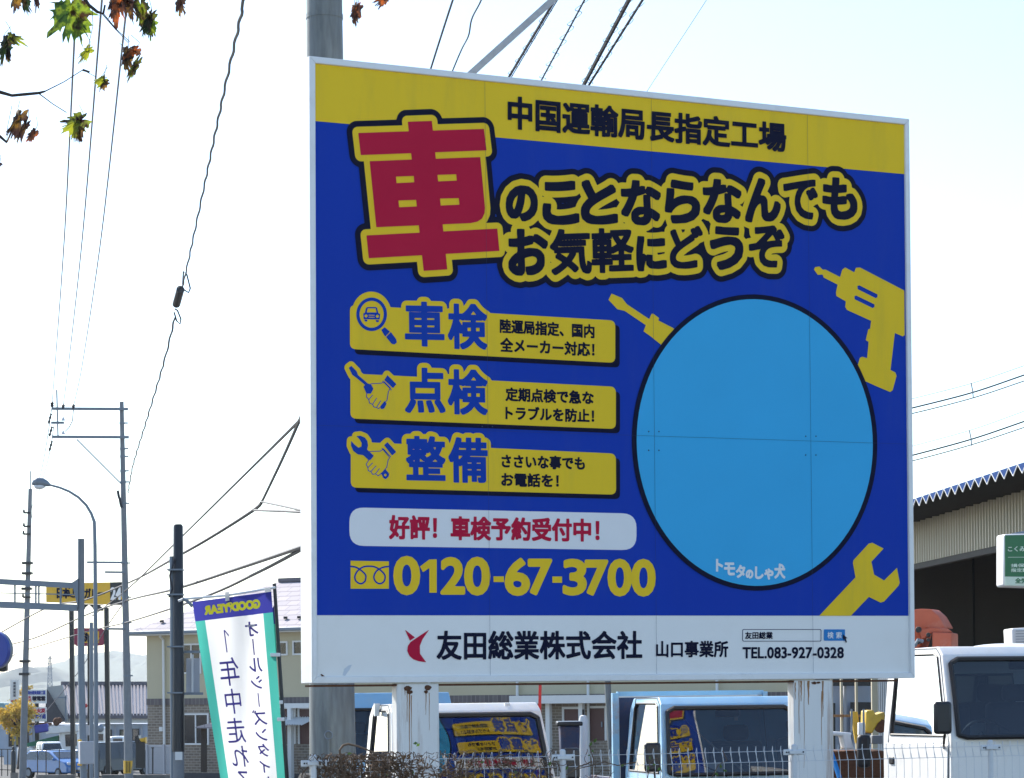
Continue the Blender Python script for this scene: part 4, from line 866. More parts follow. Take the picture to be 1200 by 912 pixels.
for y, x0, x1 in ((767.5, 317, 328.5), (843, 325, 333.5), (823, 327.5, 331.5)):
    mb = MB(); mb.box(at((x0 + x1) / 2, y, NY), ((x1 - x0) / FPX * NY, .05, .026)); mb.build('tie', M['housewhite'], ban, bev=.004)
mb = MB(); q = [(317.5, 716), (322, 709), (323, 732), (324, 770), (320.5, 776)]; mb.prism([at(x, y, NY + .05) for x, y in q], (0, .012, 0)); mb.build('folded_edge', M['clothgreen'], ban)
mb = MB(); mb.prism([at(x, y, NY + .045) for x, y in [(317.5, 716), (322, 708), (322.8, 731), (318.5, 732)]], (0, .006, 0)); mb.build('folded_header', M['clothblue'], ban)
q = a + d * ((gz(NY) - a.z) / d.z); mb = MB(); mb.box(q + Vector((0, 0, .07)), (.42, .42, .14)); mb.build('base', M['housewhite'], ban, bev=.04)

# ------------------------------------------------------------------ apartment house behind the yard
HO = at(172.5, 820, 110.0); HO.z = 0
HU = Vector((7.7, -4.4, 0)).normalized(); HP = Plane(HO, HU)
hz0 = gz(110) + .1
HU_w = lambda px: HP.uv(px, 820)[0]
hend = HU_w(1010); eave = HP.uv(255, 741.5)[1]; bandt = HP.uv(175, 819)[1]; bandb = HP.uv(175, 826.5)[1]
house = thing('apartment_house', 'long two storey apartment house, beige above brick, with a mauve tiled roof', 'house', HP.p(hend / 2, hz0 - .4, -4), math.atan2(HU.y, HU.x))
def hbox(u0, u1, v0, v1, n0, n1, name, m, par=None, **k):
    mb = MB(); mb.prism([HP.p(u0, v0, n0), HP.p(u1, v0, n0), HP.p(u1, v1, n0), HP.p(u0, v1, n0)], HP.N * (n1 - n0)); return mb.build(name, m, par or house, **k)
def hpx(x0, x1, y0, y1):
    a, b = HP.uv(x0, y1), HP.uv(x1, y0); return a[0], b[0], a[1], b[1]
hw_ = hbox(0, hend, bandb, eave + .05, -8, 0, 'upper_wall', M['beige']); hl = hbox(0, hend, hz0 - 1.2, bandb - .002, -8, -.004, 'lower_wall', M['brick']); hbox(-.02, hend + .02, bandb, bandt, -8.02, .03, 'band', M['band']); hbox(-.03, hend, hz0 - 1.2, hz0 + .25, -8.03, .03, 'plinth', M['darkbase'])
# local frame materials use object axes, so rotate texture by building in world: fine at this size
mb = MB(); ov = .65; e0 = eave - .02; rid = HP.uv(330, 685)[1] + .35; ru0 = HU_w(330) + .2
q = [(-ov, ov), (hend + ov, ov), (hend + ov, -8 - ov), (-ov, -8 - ov)]
low = [HP.p(u, e0 + .14, n) for u, n in q]; r0, r1 = HP.p(4.2, rid, -4), HP.p(hend - 4.2, rid, -4)
mb.add(low + [r0, r1], [(0, 1, 5, 4), (2, 3, 4, 5), (1, 2, 5), (3, 0, 4), (3, 2, 1, 0)]); rf = mb.build('roof', M['rooftile'], house)
mb = MB(); mb.prism([HP.p(u, e0 - .04, n) for u, n in q], (0, 0, .175)); mb.build('soffit', M['housewhite'], rf)
mb = MB(); mb.prism([HP.p(u, e0 + .0, ov + .002) for u in (-ov, hend + ov)] + [HP.p(u, e0 + .15, ov + .002) for u in (hend + ov, -ov)], HP.N * .1); mb.build('gutter', M['steel'], rf, bev=.03)
mb = MB(); mb.beam(HP.p(4.2, rid + .05, -4), HP.p(hend - 4.2, rid + .05, -4), .3, .16); mb.build('ridge_cap', M['shedroofdark'], rf)
for px in (189, 208, 237, 270, 318.5, 334, 350, 352):
    mb = MB(); c = HP.p(HU_w(px), e0 + .55, ov - .75); mb.box(c + Vector((0, 0, .02)), (.16, .1, .1)); mb.build('snow_guard', M['black'], rf)
def hwin(x0, x1, y0, y1, bars=1, label='window', fm='housewhite', rec=.05):
    u0, u1, v0, v1 = hpx(x0, x1, y0, y1); f = .07
    mb = MB()
    for a, b, c, d in ((u0, u1, v1 - f, v1), (u0, u1, v0, v0 + f), (u0, u0 + f, v0 + f, v1 - f), (u1 - f, u1, v0 + f, v1 - f)):
        mb.prism([HP.p(a, c, -.06), HP.p(b, c, -.06), HP.p(b, d, -.06), HP.p(a, d, -.06)], HP.N * .12)
    for i in range(1, bars):
        um = u0 + (u1 - u0) * i / bars; mb.prism([HP.p(um - .03, v0 + f, 0), HP.p(um + .03, v0 + f, 0), HP.p(um + .03, v1 - f, 0), HP.p(um - .03, v1 - f, 0)], HP.N * .045)
    fr = mb.build(label, M[fm], house)
    mb = MB(); mb.prism([HP.p(u0 + f, v0 + f, -.02), HP.p(u1 - f, v0 + f, -.02), HP.p(u1 - f, v1 - f, -.02), HP.p(u0 + f, v1 - f, -.02)], HP.N * .03); mb.build('pane', M['housewin'], fr)
hwin(213, 236, 754, 790, 2); hwin(214.5, 245, 836, 873, 2, 'terrace_door'); hwin(322, 337.5, 751.5, 768.5); hwin(343.5, 359, 750.5, 768)
for px in (194, 505, 608, 691, 842): 
    u = HU_w(px); mb = MB(); mb.smooth = True; mb.tube([HP.p(u, hz0 + .1, .12), HP.p(u, eave - .25, .12), HP.p(u + .05, eave - .1, .4)], .055, 8); mb.build('downpipe', M['housewhite'], house)
def door(x0, x1, y0, y1):
    u0, u1, v0, v1 = hpx(x0, x1, y0, y1); d = hbox(u0, u1, v0, v1, -.02, .03, 'door', M['maroon'])
    mb = MB()
    for a, b in ((u0 - .09, u0), (u1, u1 + .09)): mb.prism([HP.p(a, v0, .0), HP.p(b, v0, 0), HP.p(b, v1 + .09, 0), HP.p(a, v1 + .09, 0)], HP.N * .06)
    mb.prism([HP.p(u0, v1, 0), HP.p(u1, v1, 0), HP.p(u1, v1 + .09, 0), HP.p(u0, v1 + .09, 0)], HP.N * .06); mb.build('door_frame', M['housewhite'], d)
    mb = MB(); mb.box(HP.p(u1 - .12, (v0 + v1) / 2, .06), (.05, .06, .2)); mb.build('handle', M['steel'], d)
door(662, 681, 831, 868); door(691.5, 709, 830, 868); door(333, 345, 831, 872); door(352, 372, 831, 872); door(760, 790, 828, 868)
# entrance canopy beams and posts
u0, u1, v0, v1 = hpx(610, 900, 814.5, 823); hbox(u0, u1, (v0 + v1) / 2 - .15, (v0 + v1) / 2 + .16, .06, .9, 'porch_beam', M['housewhite'])
u0, u1, v0, v1 = hpx(330, 372, 824, 830); hbox(u0, u1, v0, v1, .06, .5, 'porch_beam', M['housewhite'])
for px in (648.5, 687, 346.5, 730):
    u = HU_w(px); hbox(u - .09, u + .09, hz0 - .8, v0 - .0 if px < 400 else HP.uv(px, 823)[1], .3, .5, 'porch_post', M['housewhite'])
mb = MB(); a = HP.uv(332, 850)[1]; cu0, cu1 = HU_w(331), HU_w(372)
for i in range(14):
    x0 = cu0 + (cu1 - cu0) * i / 14; x1 = cu0 + (cu1 - cu0) * (i + .5) / 14; x2 = cu0 + (cu1 - cu0) * (i + 1) / 14
    mb.add([HP.p(x0, a, 1.2), HP.p(x1, a + .06, 1.2), HP.p(x2, a, 1.2), HP.p(x0, a + .3, .06), HP.p(x1, a + .36, .06), HP.p(x2, a + .3, .06)], [(0, 1, 4, 3), (1, 2, 5, 4)])
mb.build('corrugated_canopy', M['housewhite'], house)
u0, u1, v0, v1 = hpx(157, 161, 848, 854); hbox(HU_w(187), HU_w(191), HP.uv(189, 857)[1], HP.uv(189, 852)[1], 0, .06, 'vent_cover', M['housewhite'])
for i, (x0, x1) in enumerate(((214, 252), (333, 366))):
    u0, u1, v0, v1 = hpx(x0, x1, 871.5, 904.5)
    sf = thing('slat_fence', ['grey horizontal slat fence beside the brick corner, partly behind the banner', 'grey horizontal slat fence between banner pole and galvanised pole'][i], 'fence', HP.p((u0 + u1) / 2, hz0 - .4, 2.5))
    n = 12; mb = MB()
    for k in range(n):
        a, b = v0 + (v1 - v0) * k / n, v0 + (v1 - v0) * (k + .86) / n
        mb.prism([HP.p(u0, a, 2.5), HP.p(u1, a, 2.5), HP.p(u1, b, 2.5), HP.p(u0, b, 2.5)], HP.N * .03)
    mb.prism([HP.p(u0, v0, 2.46), HP.p(u1, v0, 2.46), HP.p(u1, v1, 2.46), HP.p(u0, v1, 2.46)], HP.N * .03); mb.build('slat_panel', M['slat'], sf)
    for px in ((x0 + 1, x0 + 20.5, x1 - 1) if i == 0 else (x0 + 1, x0 + 19.5, x1 - 1)):
        u = HU_w(px); mb = MB(); mb.prism([HP.p(u - .05, hz0 - .6, 2.535), HP.p(u + .05, hz0 - .6, 2.535), HP.p(u + .05, v1 + .03, 2.535), HP.p(u - .05, v1 + .03, 2.535)], HP.N * .05); mb.build('post', M['slat'], sf)
sh = thing('bus_shelter_roof', 'small brown pitched shelter on a post in front of the house, half hidden by the banner', 'shelter', at(240, 872, 104))
mb = MB(); mb.prism([at(x, y, 104) for x, y in [(229, 852), (246, 847.5), (258, 852), (258, 854), (229, 853.5)]], (0, 2, 0)); mb.build('roof', M['rooftile'], sh)
mb = MB(); mb.beam(at(239, 853.6, 105), at(239, 905, 105), .22, .22); mb.build('post', M['bark'], sh)
# ------------------------------------------------------------------ poles and lamps of the street on the left
def pole_tube(px_t, py_t, px_b, Y, rt, rb, mname, name, par, base=None):
    t = at(px_t, py_t, Y); z = gz(Y) if base is None else base; b = at(px_b, 912, Y); d = (b - t); b2 = t + d * ((z - t.z) / d.z)
    mb = MB(); mb.smooth = True; mb.tube([b2, t.lerp(b2, .5), t], [rb, (rb + rt) / 2, rt], 16); return mb.build(name, M[mname], par), b2
YA = 90.0
upA = thing('utility_pole', 'grey concrete utility pole with two long crossarms reaching left, tallest in the street', 'utility pole', at(151, 912, YA) * 1)
pole_tube(142.5, 471, 151, YA, .075, .155, 'concrete', 'pole', upA)
sc = YA / FPX
mb = MB(); mb.beam(at(61, 479, YA - .12), at(150, 479.5, YA - .12), .1, .09); mb.build('crossarm', M['steel'], upA); mb = MB(); mb.beam(at(61, 512, YA - .12), at(151, 512.5, YA - .12), .1, .09); mb.build('crossarm', M['steel'], upA)
mb = MB(); mb.beam(at(60, 495.5, YA - .12), at(75, 495.5, YA - .12), .09, .08); mb.build('crossarm', M['steel'], upA)
mb = MB(); mb.beam(at(66.5, 457, YA - .22), at(68, 512, YA - .22), .045, .045); mb.build('arm_riser', M['steel'], upA); mb = MB(); mb.beam(at(90, 515, YA - .1), at(142, 567, YA - .1), .045, .045); mb.build('brace', M['steel'], upA)
for x, y in ((61, 474), (74, 477), (86, 477)):
    mb = MB(); mb.smooth = True; c = at(x, y, YA - .12); mb.tube([c + Vector((0, 0, z)) for z in (-.1, -.05, 0, .05, .1)], [.03, .07, .045, .075, .02], 10); mb.build('insulator', M['blackpaint'], upA)
for x, y in ((60, 485), (61, 500), (61, 517)):
    mb = MB(); mb.smooth = True; c = at(x, y, YA - .12); mb.tube([c + Vector((-.02 * i, 0, -.07 * i)) for i in range(6)], [.05, .025, .05, .025, .05, .02], 8); mb.build('hanging_insulator', M['blackpaint'], upA)
for x, y in ((74, 491), (74, 507)):
    mb = MB(); mb.smooth = True; c = at(x, y, YA - .15); mb.tube([c + Vector((0, 0, z)) for z in (-.06, 0, .07)], [.08, .05, .02], 10); mb.build('insulator', M['housewhite'], upA)
mb = MB(); mb.smooth = True; mb.tube([at(86, 480, YA - .15), at(85, 493, YA - .15), at(81, 501, YA - .15), at(76, 506, YA - .15)], .018, 6); mb.build('jumper_wire', M['wire'], upA)
for py in (496, 526, 535, 552, 565, 590, 660, 700, 730, 792):
    c = at(142.5 + (py - 471) * .0193, py, YA); mb = MB(); mb.cyl(c - Vector((0, 0, .03)), c + Vector((0, 0, .03)), .095 + (py - 471) * .00013, n=14); mb.box(c + Vector((.1, -.02, 0)), (.22, .05, .05)); mb.build('band', M['steel'], upA)
for y, x0 in ((659, 102), (670.5, 123), (737, 125)):
    mb = MB(); mb.beam(at(x0, y, YA - .15), at(146, y + .3, YA - .15), .07, .07); mb.build('bracket_arm', M['steel'], upA)
mb = MB(); mb.tube([at(138 + i * 1.2, 575 + 5 * i + 2 * (i % 2), YA - .2) for i in range(5)], .05, 6); mb.build('cable_clutter', M['wire'], upA)
c = at(150.3, 899, YA); mb = MB(); mb.cyl(c - Vector((0, 0, .22)), c + Vector((0, 0, .22)), .163, n=18); tp = mb.build('hazard_tape', M['signyellow'], upA)
mb = MB()
for dx in (-2.4, -.4, 1.8): mb.prism([at(150.3 + dx - .45, 892.5, YA - .166), at(150.3 + dx + .45, 892.5, YA - .166), at(150.3 + dx + .45, 905.5, YA - .166), at(150.3 + dx - .45, 905.5, YA - .166)], (0, .03, 0))
mb.build('tape_stripe', M['black'], tp)
YB = 128.0
upB = thing('utility_pole', 'thin distant concrete utility pole near the left edge, behind the sign gantry', 'utility pole', at(27, 912, YB) * 1); pole_tube(35.5, 573, 26.5, YB, .1, .19, 'concrete', 'pole', upB)
mb = MB(); mb.beam(at(35.6, 573, YB), at(35.8, 552, YB), .05, .05); mb.build('top_spike', M['steel'], upB)
for x, y in ((28, 601), (28, 617), (27.5, 626), (27, 700)):
    mb = MB(); mb.beam(at(x, y, YB - .2), at(36, y, YB - .2), .09, .09); mb.cyl(at(x, y, YB - .2), at(x, y - 4, YB - .2), .07, .04, 8); mb.build('bracket_arm', M['blackpaint'], upB)
for y in (660, 672, 690, 775, 790): 
    c = at(34.6 - (y - 573) * .026, y, YB - .1); mb = MB(); mb.box(c, (.5, .42, .12)); mb.build('band', M['blackpaint'], upB)
YK = 50.0
upK = thing('utility_pole', 'dark sleeved utility pole with a grey side conduit just left of the banner', 'utility pole', at(208, 912, YK) * 1)
pole_tube(208.7, 616, 209.2, YK, .085, .115, 'concrete', 'pole', upK)
mb = MB(); mb.smooth = True; t, b = at(208.7, 614.5, YK), at(209, 881, YK); mb.tube([t + Vector((0, 0, .0)), t - Vector((0, 0, .04)), b], [.07, .095, .125], 18); mb.build('black_sleeve', M['blackpaint'], upK)
mb = MB(); mb.smooth = True; mb.tube([at(200.8, 652, YK), at(201.6, 720, YK), at(202, 912, YK), Vector((at(202, 912, YK).x, YK, gz(YK)))], .042, 10); mb.build('conduit', M['steel'], upK)
mb = MB(); c = at(209.5, 886, YK - .115); mb.box(c, (.14, .02, .16)); mb.build('number_tag', M['housewhite'], upK)
for y in (668, 697, 758, 812): 
    mb = MB(); c = at(205.8, y, YK); mb.box(c - Vector((0, .0, 0)), (.30, .29, .03)); mb.build('strap', M['steel'], upK)
mb = MB(); mb.tube([at(205, 655, YK - .1), at(199, 675, YK - .1), at(202, 690, YK - .1), at(198, 700, YK - .1)], .02, 6); mb.build('cable_clutter', M['wire'], upK)
sb2 = thing('signboard', 'grey back of a small sign plate between the dark pole and the banner', 'sign', at(227, 792, YK + .3))
mb = MB(); mb.prism([at(x, y, YK + .3) for x, y in [(218.3, 771.5), (234, 771.5), (234, 812.5), (218.3, 812.5)]], (0, -.02, 0)); mb.build('plate', M['slat'], sb2)
mb = MB(); mb.prism([at(x, y, YK + .27) for x, y in [(224.5, 767), (227, 767), (227, 812), (224.5, 812)]], (0, -.03, 0)); mb.build('rail', M['housewhite'], sb2)
for y in (764, 813):
    mb = MB(); mb.beam(at(205, y, YK + .2), at(238, y, YK + .2), .04, .05); mb.build('bracket_arm', M['steel'], sb2)
YL = 62.0
lamp = thing('street_lamp', 'slender grey street lamp with a curved arm and oval lamp head', 'street lamp', at(112.5, 912, YL))
mb = MB(); mb.smooth = True; t = at(112.8, 912, YL); mb.tube([Vector((t.x, YL, gz(YL)))] + [at(x, y, YL) for x, y in [(112.5, 800), (111.3, 640), (110.6, 612), (107, 602), (101, 592), (92, 583), (81, 576), (70, 571.5), (57, 568)]], [.055, .052, .046, .042, .036, .034, .032, .03, .028, .025], 12); mb.build('pole', M['steel'], lamp)
mb = MB(); mb.smooth = True; mb.tube([at(x, y, YL) for x, y in [(59, 569), (55, 567), (50, 565.5), (44, 565), (40, 566), (37.5, 568)]], [.03, .075, .11, .12, .08, .02], 14); hd_ = mb.build('lamp_head', M['steel'], lamp)
mb = MB(); mb.smooth = True; mb.ell(at(46.5, 570, YL), (.14, .09, .075)); mb.build('lens', M['lamp'], hd_)
YG = 78.0
gan = thing('sign_gantry', 'grey steel gantry with a lattice beam reaching left from a round column', 'gantry', at(95, 912, YG))
mb = MB(); mb.smooth = True; t = at(95, 632, YG); mb.tube([Vector((t.x, YG, gz(YG))), at(95, 780, YG), t, t + Vector((0, 0, .01))], [.105, .103, .1, .108], 18); col = mb.build('column', M['steel'], gan)
for ya, yb, h in ((682, 687, .17), (710, 713, .2)):
    mb = MB(); mb.beam(at(-90, ya - 5, YG - .1), at(91, yb - .5, YG), .14, h); mb.build('beam', M['steel'], gan)
mb = MB(); mb.beam(at(-90, 693, YG), at(91, 697, YG), .03, .035); mb.build('beam', M['steel'], gan)
for x in (-62, -35, -9, 17.5, 42, 45.5, 71):
    mb = MB(); mb.beam(at(x, 685, YG), at(x, 711, YG), .05, .05); mb.build('lattice_bar', M['steel'], gan)
mb = MB(); mb.prism([at(x, y, YG - .12) for x, y in [(84, 683), (91.5, 678), (91.5, 714), (98, 716), (98, 676)][:3]], (0, .05, 0)); mb.build('gusset', M['steel'], gan)
for y in (868, 896):
    c = at(95, y, YG); mb = MB(); mb.cyl(c - Vector((0, 0, .035)), c + Vector((0, 0, .035)), .108, n=16); mb.build('yellow_band', M['signyellow'], gan)
cbx = thing('control_box', 'pale grey metal control box strapped to the gantry column', 'control box', at(101, 895, YG - .25))
mb = MB(); a = at(92.5, 869, YG - .3); b = at(110, 895.5, YG - .3); mb.box(((a.x + b.x) / 2, YG - .28, (a.z + b.z) / 2), (b.x - a.x, .3, a.z - b.z), .35); mb.build('case', M['slat'], cbx, bev=.02)
p2 = thing('signal_post', 'thin grey post between the gantry column and the street lamp', 'post', at(107, 912, 84)); pole_tube(107, 729.5, 107.2, 84, .062, .066, 'steel', 'pole', p2)
p3 = thing('signal_post', 'thin dark post with a small red lamp between gantry column and grey post', 'post', at(104, 912, 110)); pole_tube(103.8, 745, 104, 110, .05, .055, 'blackpaint', 'pole', p3)
mb = MB(); mb.smooth = True; mb.ell(at(100.6, 827, 109.8), (.07, .07, .09)); mb.build('red_lamp', M['redlens'], p3)
mb = MB(); mb.box(at(102.5, 856, 109.8), (.18, .2, .42)); mb.build('relay_box', M['slat'], p3)
# twin post shop sign
YS = 118.0
ts = thing('pole_sign', 'tall twin post sign with a long yellow board and a small maroon board below', 'sign', at(104, 900, YS))
for x0, x1, y0 in ((81.3, 86.3, 713), (122.3, 127.3, 712.5)):
    a, b = at(x0, y0, YS), at(x1, y0, YS); mb = MB(); mb.beam(((a.x + b.x) / 2, YS, gz(YS)), ((a.x + b.x) / 2, YS, a.z), b.x - a.x, .25); mb.build('post', M['blackpaint'], ts)
bd = MB(); bd.prism([at(x, y, YS - .2) for x, y in [(54, 684), (129, 682.5), (129, 708.5), (54, 705.5)]], (0, .45, 0)); bo = bd.build('board', M['signyellow'], ts)
mb = MB(); mb.prism([at(x, y, YS - .2) for x, y in [(129.1, 682.5), (145, 682), (145, 709), (129.1, 708.5)]], (0, .45, 0)); bk = mb.build('black_end_board', M['blackpaint'], ts)
def flat_text(text, box, Y, m, par, name, wt=.01, h=.012, n=.02, mirror=False):
    pl = Plane(Vector((0, Y - n, 0)), (1, 0)); lp = shapes_loops(fit(line_seg(text), box, wt, pl.uv, mirror), wt, h); return fill(lp, name, m, par, pl.mat(0))
flat_text('24', ((130, 689), (141.5, 689), (141.5, 702.5), (130, 702.5)), YS - .2, M['whiteink'], ts, 'board_lettering', .03, .015)
mb = MB(); mb.prism([at(x, y, YS - .215) for x, y in [(137.5, 702.5), (141, 697), (145, 702.8)]], (0, .008, 0)); mb.build('board_triangle', M['signyellow'], ts)
flat_text('日本', ((67, 689), (81, 689), (81, 701), (67, 701)), YS - .2, M['navy'], ts, 'board_lettering', .025, .015)
mb = MB(); mb.smooth = True
for a0, a1, r in ((-.3, 3.4, 5.2),):
    mb.tube([at(86 + r * math.cos(t), 694.5 + r * math.sin(t), YS - .24) for t in np.linspace(a0, a1, 14)], .04, 6)
mb.tube([at(81, 690, YS - .24), at(81.5, 688, YS - .24)], .04, 6); mb.tube([at(86, 690, YS - .24), at(86, 697, YS - .24)], .03, 6); mb.build('board_emblem', M['navy'], ts)
flat_text('ガレー', ((99, 690), (122, 689.5), (122, 701), (99, 701)), YS - .2, M['navy'], ts, 'board_lettering', .02, .015)
mb = MB(); mb.prism([at(x, y, YS) for x, y in [(98, 716), (100, 712), (104, 708.6), (108, 712), (110, 715.8), (121, 716), (121, 713), (117, 710), (122, 708.8), (99, 708)]], (0, .1, 0)); mb.build('hanger_plate', M['blackpaint'], ts)
mb = MB(); mb.prism([at(x, y, YS - .16) for x, y in [(87, 737), (90, 736), (118, 736.5), (121.5, 738), (121.5, 755), (118, 756.5), (90, 757.5), (87, 755)]], (0, .3, 0)); mb.build('maroon_board', M['maroonsign'], ts)
mb = MB(); mb.prism([at(x, y, YS - .18) for x, y in [(97, 740), (116, 740), (116, 753.5), (97, 753.5)]], (0, .02, 0)); mb.build('yellow_inset', M['signyellow'], ts)
flat_text('洗', ((98.5, 742), (104, 742), (104, 752), (98.5, 752)), YS - .185, M['navy'], ts, 'board_lettering', .015, .012)
# round blue road sign at the left edge
rs = thing('road_sign', 'round blue road sign cut by the left edge, with a dark lamp under it', 'road sign', at(-9, 912, 60))
c = at(-9, 762, 60); R_ = 22.5 / FPX * 60; mb = MB(); mb.cyl(c, c + Vector((.05, .1, 0)), R_, n=40); mb.build('disc', M['signblue'], rs, bev=.01)
mb = MB(); mb.cyl(c + Vector((.05, .1, 0)), c + Vector((.10, .2, 0)), R_ * .99, R_ * .97, 40); mb.build('rim', M['steel'], rs)
mb = MB(); mb.prism([at(x, y, 60.2) for x, y in [(-3, 772), (4.5, 770), (7.2, 776), (7, 786), (2, 787.5), (-4, 786)]], (0, .25, 0)); mb.build('lamp_unit', M['blackpaint'], rs, bev=.01)
mb = MB(); mb.tube([Vector((at(-12, 800, 60.3).x, 60.3, gz(60))), at(-12, 735, 60.3)], .045, 12); mb.build('pole', M['steel'], rs)

# ------------------------------------------------------------------ trucks in the yard
PSI = math.radians(17); TRZ = -math.pi / 2 + PSI
def local_of(root): return ROOT[root]
def cab_truck(name, label, corner_px, Y, W, H, paint, zb, zt, sill, rake=.42, Lc=1.25, group='trucks parked behind the fence', glass_refl='glass', rearwin=True, bed=2.6, trimm='interior', psi=17):
    """cab-over truck, local x forward (front at 0), y to its left, z up; its right front corner stands at corner_px"""
    TRZ = -math.pi / 2 + math.radians(psi)
    c = at(corner_px, 850, Y); h = Vector((math.cos(TRZ), math.sin(TRZ), 0)); lf = Vector((-h.y, h.x, 0))
    loc = Vector((c.x, c.y, LOT)) + lf * (W / 2)
    t = thing(name, label, 'truck', loc, TRZ, group)
    bl = lambda mb, n, m, par=t, **k: mb.build(n, m, par, local=True, **k)
    w = W / 2; tum = .075
    def yy(z): return w - max(0, z - sill) / (H - sill) * tum
    bm = bmesh.new(); V = {}
    def vt(x, y, z):
        k = (round(x, 4), round(y, 4), round(z, 4))
        if k not in V: V[k] = bm.verts.new(k)
        return V[k]
    def face(pts):
        vs = [vt(*p) for p in pts]
        try: bm.faces.new(vs)
        except ValueError: pass
    def ring(outer, inner):
        n = len(outer)
        for i in range(n): face([outer[i], outer[(i + 1) % n], inner[(i + 1) % n], inner[i]])
    z0 = .48; RF = (-rake - .11, H); RR = (-Lc + .1, H - .01); RT = (-Lc, H - .12)
    xw = lambda z: -rake * (z - zb) / (zt - zb) if z > zb else 0.0           # windscreen plane
    # sides
    win = {}
    for sgn in (-1, 1):
        P = lambda x, z: (x, sgn * yy(z), z)
        face([P(0, z0), P(0, sill), P(-Lc, sill), P(-Lc, z0)])
        o_ = [P(0, sill), P(0, zb), P(-rake, zt), P(*RF), P(*RR), P(*RT), P(-Lc, sill)] if zb > sill + .01 else [P(0, sill), P(-rake, zt), P(*RF), P(*RR), P(*RT), P(-Lc, sill)]
        wt = zt - .02; a = .13
        i_ = [P(-.13, sill + .03), P(-.13 - rake * .12 + xw(sill + .03) * .0, sill + .06 + .06), P(-rake - .10, wt), P(-rake - .17, wt + .03), P(-Lc + .26, wt + .03), P(-Lc + .19, wt - .02), P(-Lc + .17, sill + .03)]
        if len(o_) == 6: i_ = [i_[0], i_[2], i_[3], i_[4], i_[5], i_[6]]
        ring(o_, i_); win[sgn] = i_
    # front
    N = lambda x, z, k: (x, k * yy(z), z)
    face([N(0, z0, -1), N(0, z0, 1), N(0, sill, 1), N(0, sill, -1)])
    if zb > sill + .01: face([N(0, sill, -1), N(0, sill, 1), N(0, zb, 1), N(0, zb, -1)])
    zlo = zb if zb > sill + .01 else sill
    wo = [N(0, zlo, -1), N(0, zlo, 1), N(-rake, zt, 1), N(-rake, zt, -1)]
    e = .055
    def wp(k, s): x = -rake * s; z = zlo + (zt - zlo) * s; return (x, k * (yy(z)), z)
    def wi(k, s, ins): p = wp(1, s); return (p[0], k * (p[1] - ins), p[2])
    wn = [wi(-1, .05, .07), wi(-1, .0 + .02, .15), wi(1, .02, .15), wi(1, .05, .07), wi(1, .90, .06), wi(1, .95, .13), wi(-1, .95, .13), wi(-1, .90, .06)]
    wo8 = [wi(-1, .05, 0), N(0, zlo, -1), N(0, zlo, 1), wi(1, .05, 0), wi(1, .90, 0), N(-rake, zt, 1), N(-rake, zt, -1), wi(-1, .90, 0)]
    bm.free(); bm = bmesh.new(); V.clear()
    for sgn in (-1, 1):
        P = lambda x, z: (x, sgn * yy(z), z)
        face([P(0, z0), P(0, sill), P(-Lc, sill), P(-Lc, z0)])
        i_ = win[sgn]
        o_ = [P(0, sill)] + ([P(0, zb)] if zb > sill + .01 else []) + [P(*[wi(1, .05, 0)[0], wi(1, .05, 0)[2]]), P(wi(1, .9, 0)[0], wi(1, .9, 0)[2]), P(-rake, zt), P(*RF), P(*RR), P(*RT), P(-Lc, sill)]
        vo = [vt(*p) for p in o_]; vi = [vt(*p) for p in i_]
        es = []
        for lp in (vo, vi):
            for q, r in zip(lp, lp[1:] + lp[:1]):
                ed = bm.edges.get((q, r)) or bm.edges.new((q, r)); es.append(ed)
        bmesh.ops.triangle_fill(bm, edges=es, use_beauty=True, use_dissolve=False, normal=(0, sgn, 0))
    face([N(0, z0, -1), N(0, z0, 1), N(0, sill, 1), N(0, sill, -1)])
    if zb > sill + .01: face([N(0, sill, -1), N(0, sill, 1), N(0, zb, 1), N(0, zb, -1)])
    ring(wo8, wn)
    face([N(-rake, zt, -1), N(-rake, zt, 1), N(*RF, 1), N(*RF, -1)]); face([N(*RF, -1), N(*RF, 1), N(*RR, 1), N(*RR, -1)]); face([N(*RR, -1), N(*RR, 1), N(*RT, 1), N(*RT, -1)])
    ro = [N(-Lc, sill, -1), N(-Lc, sill, 1), N(*RT, 1), N(*RT, -1)]
    ri = [(-Lc, -w * .62, sill + .14), (-Lc, w * .62, sill + .14), (-Lc, w * .58, H - .26), (-Lc, -w * .58, H - .26)]
    if rearwin: ring(ro, ri)
    else: face(ro)
    face([N(-Lc, z0, -1), N(-Lc, z0, 1), N(-Lc, sill, 1), N(-Lc, sill, -1)]); face([N(0, z0, -1), N(0, z0, 1), N(-Lc, z0, 1), N(-Lc, z0, -1)])
    me = bpy.data.meshes.new('cab'); bmesh.ops.recalc_face_normals(bm, faces=bm.faces); bm.to_mesh(me); bm.free(); me.materials.append(paint)
    cab = bpy.data.objects.new('cab', me); C.objects.link(cab); cab.parent = t; ROOT[cab] = ROOT[t]
    md = cab.modifiers.new('bevel', 'BEVEL'); md.width = .05; md.segments = 4; md.limit_method = 'ANGLE'; md.angle_limit = math.radians(18)
    for p in me.polygons: p.use_smooth = True
    me.set_sharp_from_angle(angle=math.radians(60))
    def seal(pts, r, par, nm='window_seal'):
        mb = MB(); q = [Vector(p) for p in pts]; mb.tube(q + [q[0], q[1]], r, 6, caps=False); bl(mb, nm, M['black'], par)
    ws = MB(); ws.smooth = True; nu, nv = 14, 8; bul = lambda y, s: .085 * (1 - (y / w) ** 2) + .012 * math.sin(math.pi * s)
    def wrow(s):                                                   # half width of the opening at height s
        return (yy(zlo + (zt - zlo) * s) - .06) - (.075 * max(0, (.06 - s) / .06) if s < .06 else .075 * max(0, (s - .89) / .06))
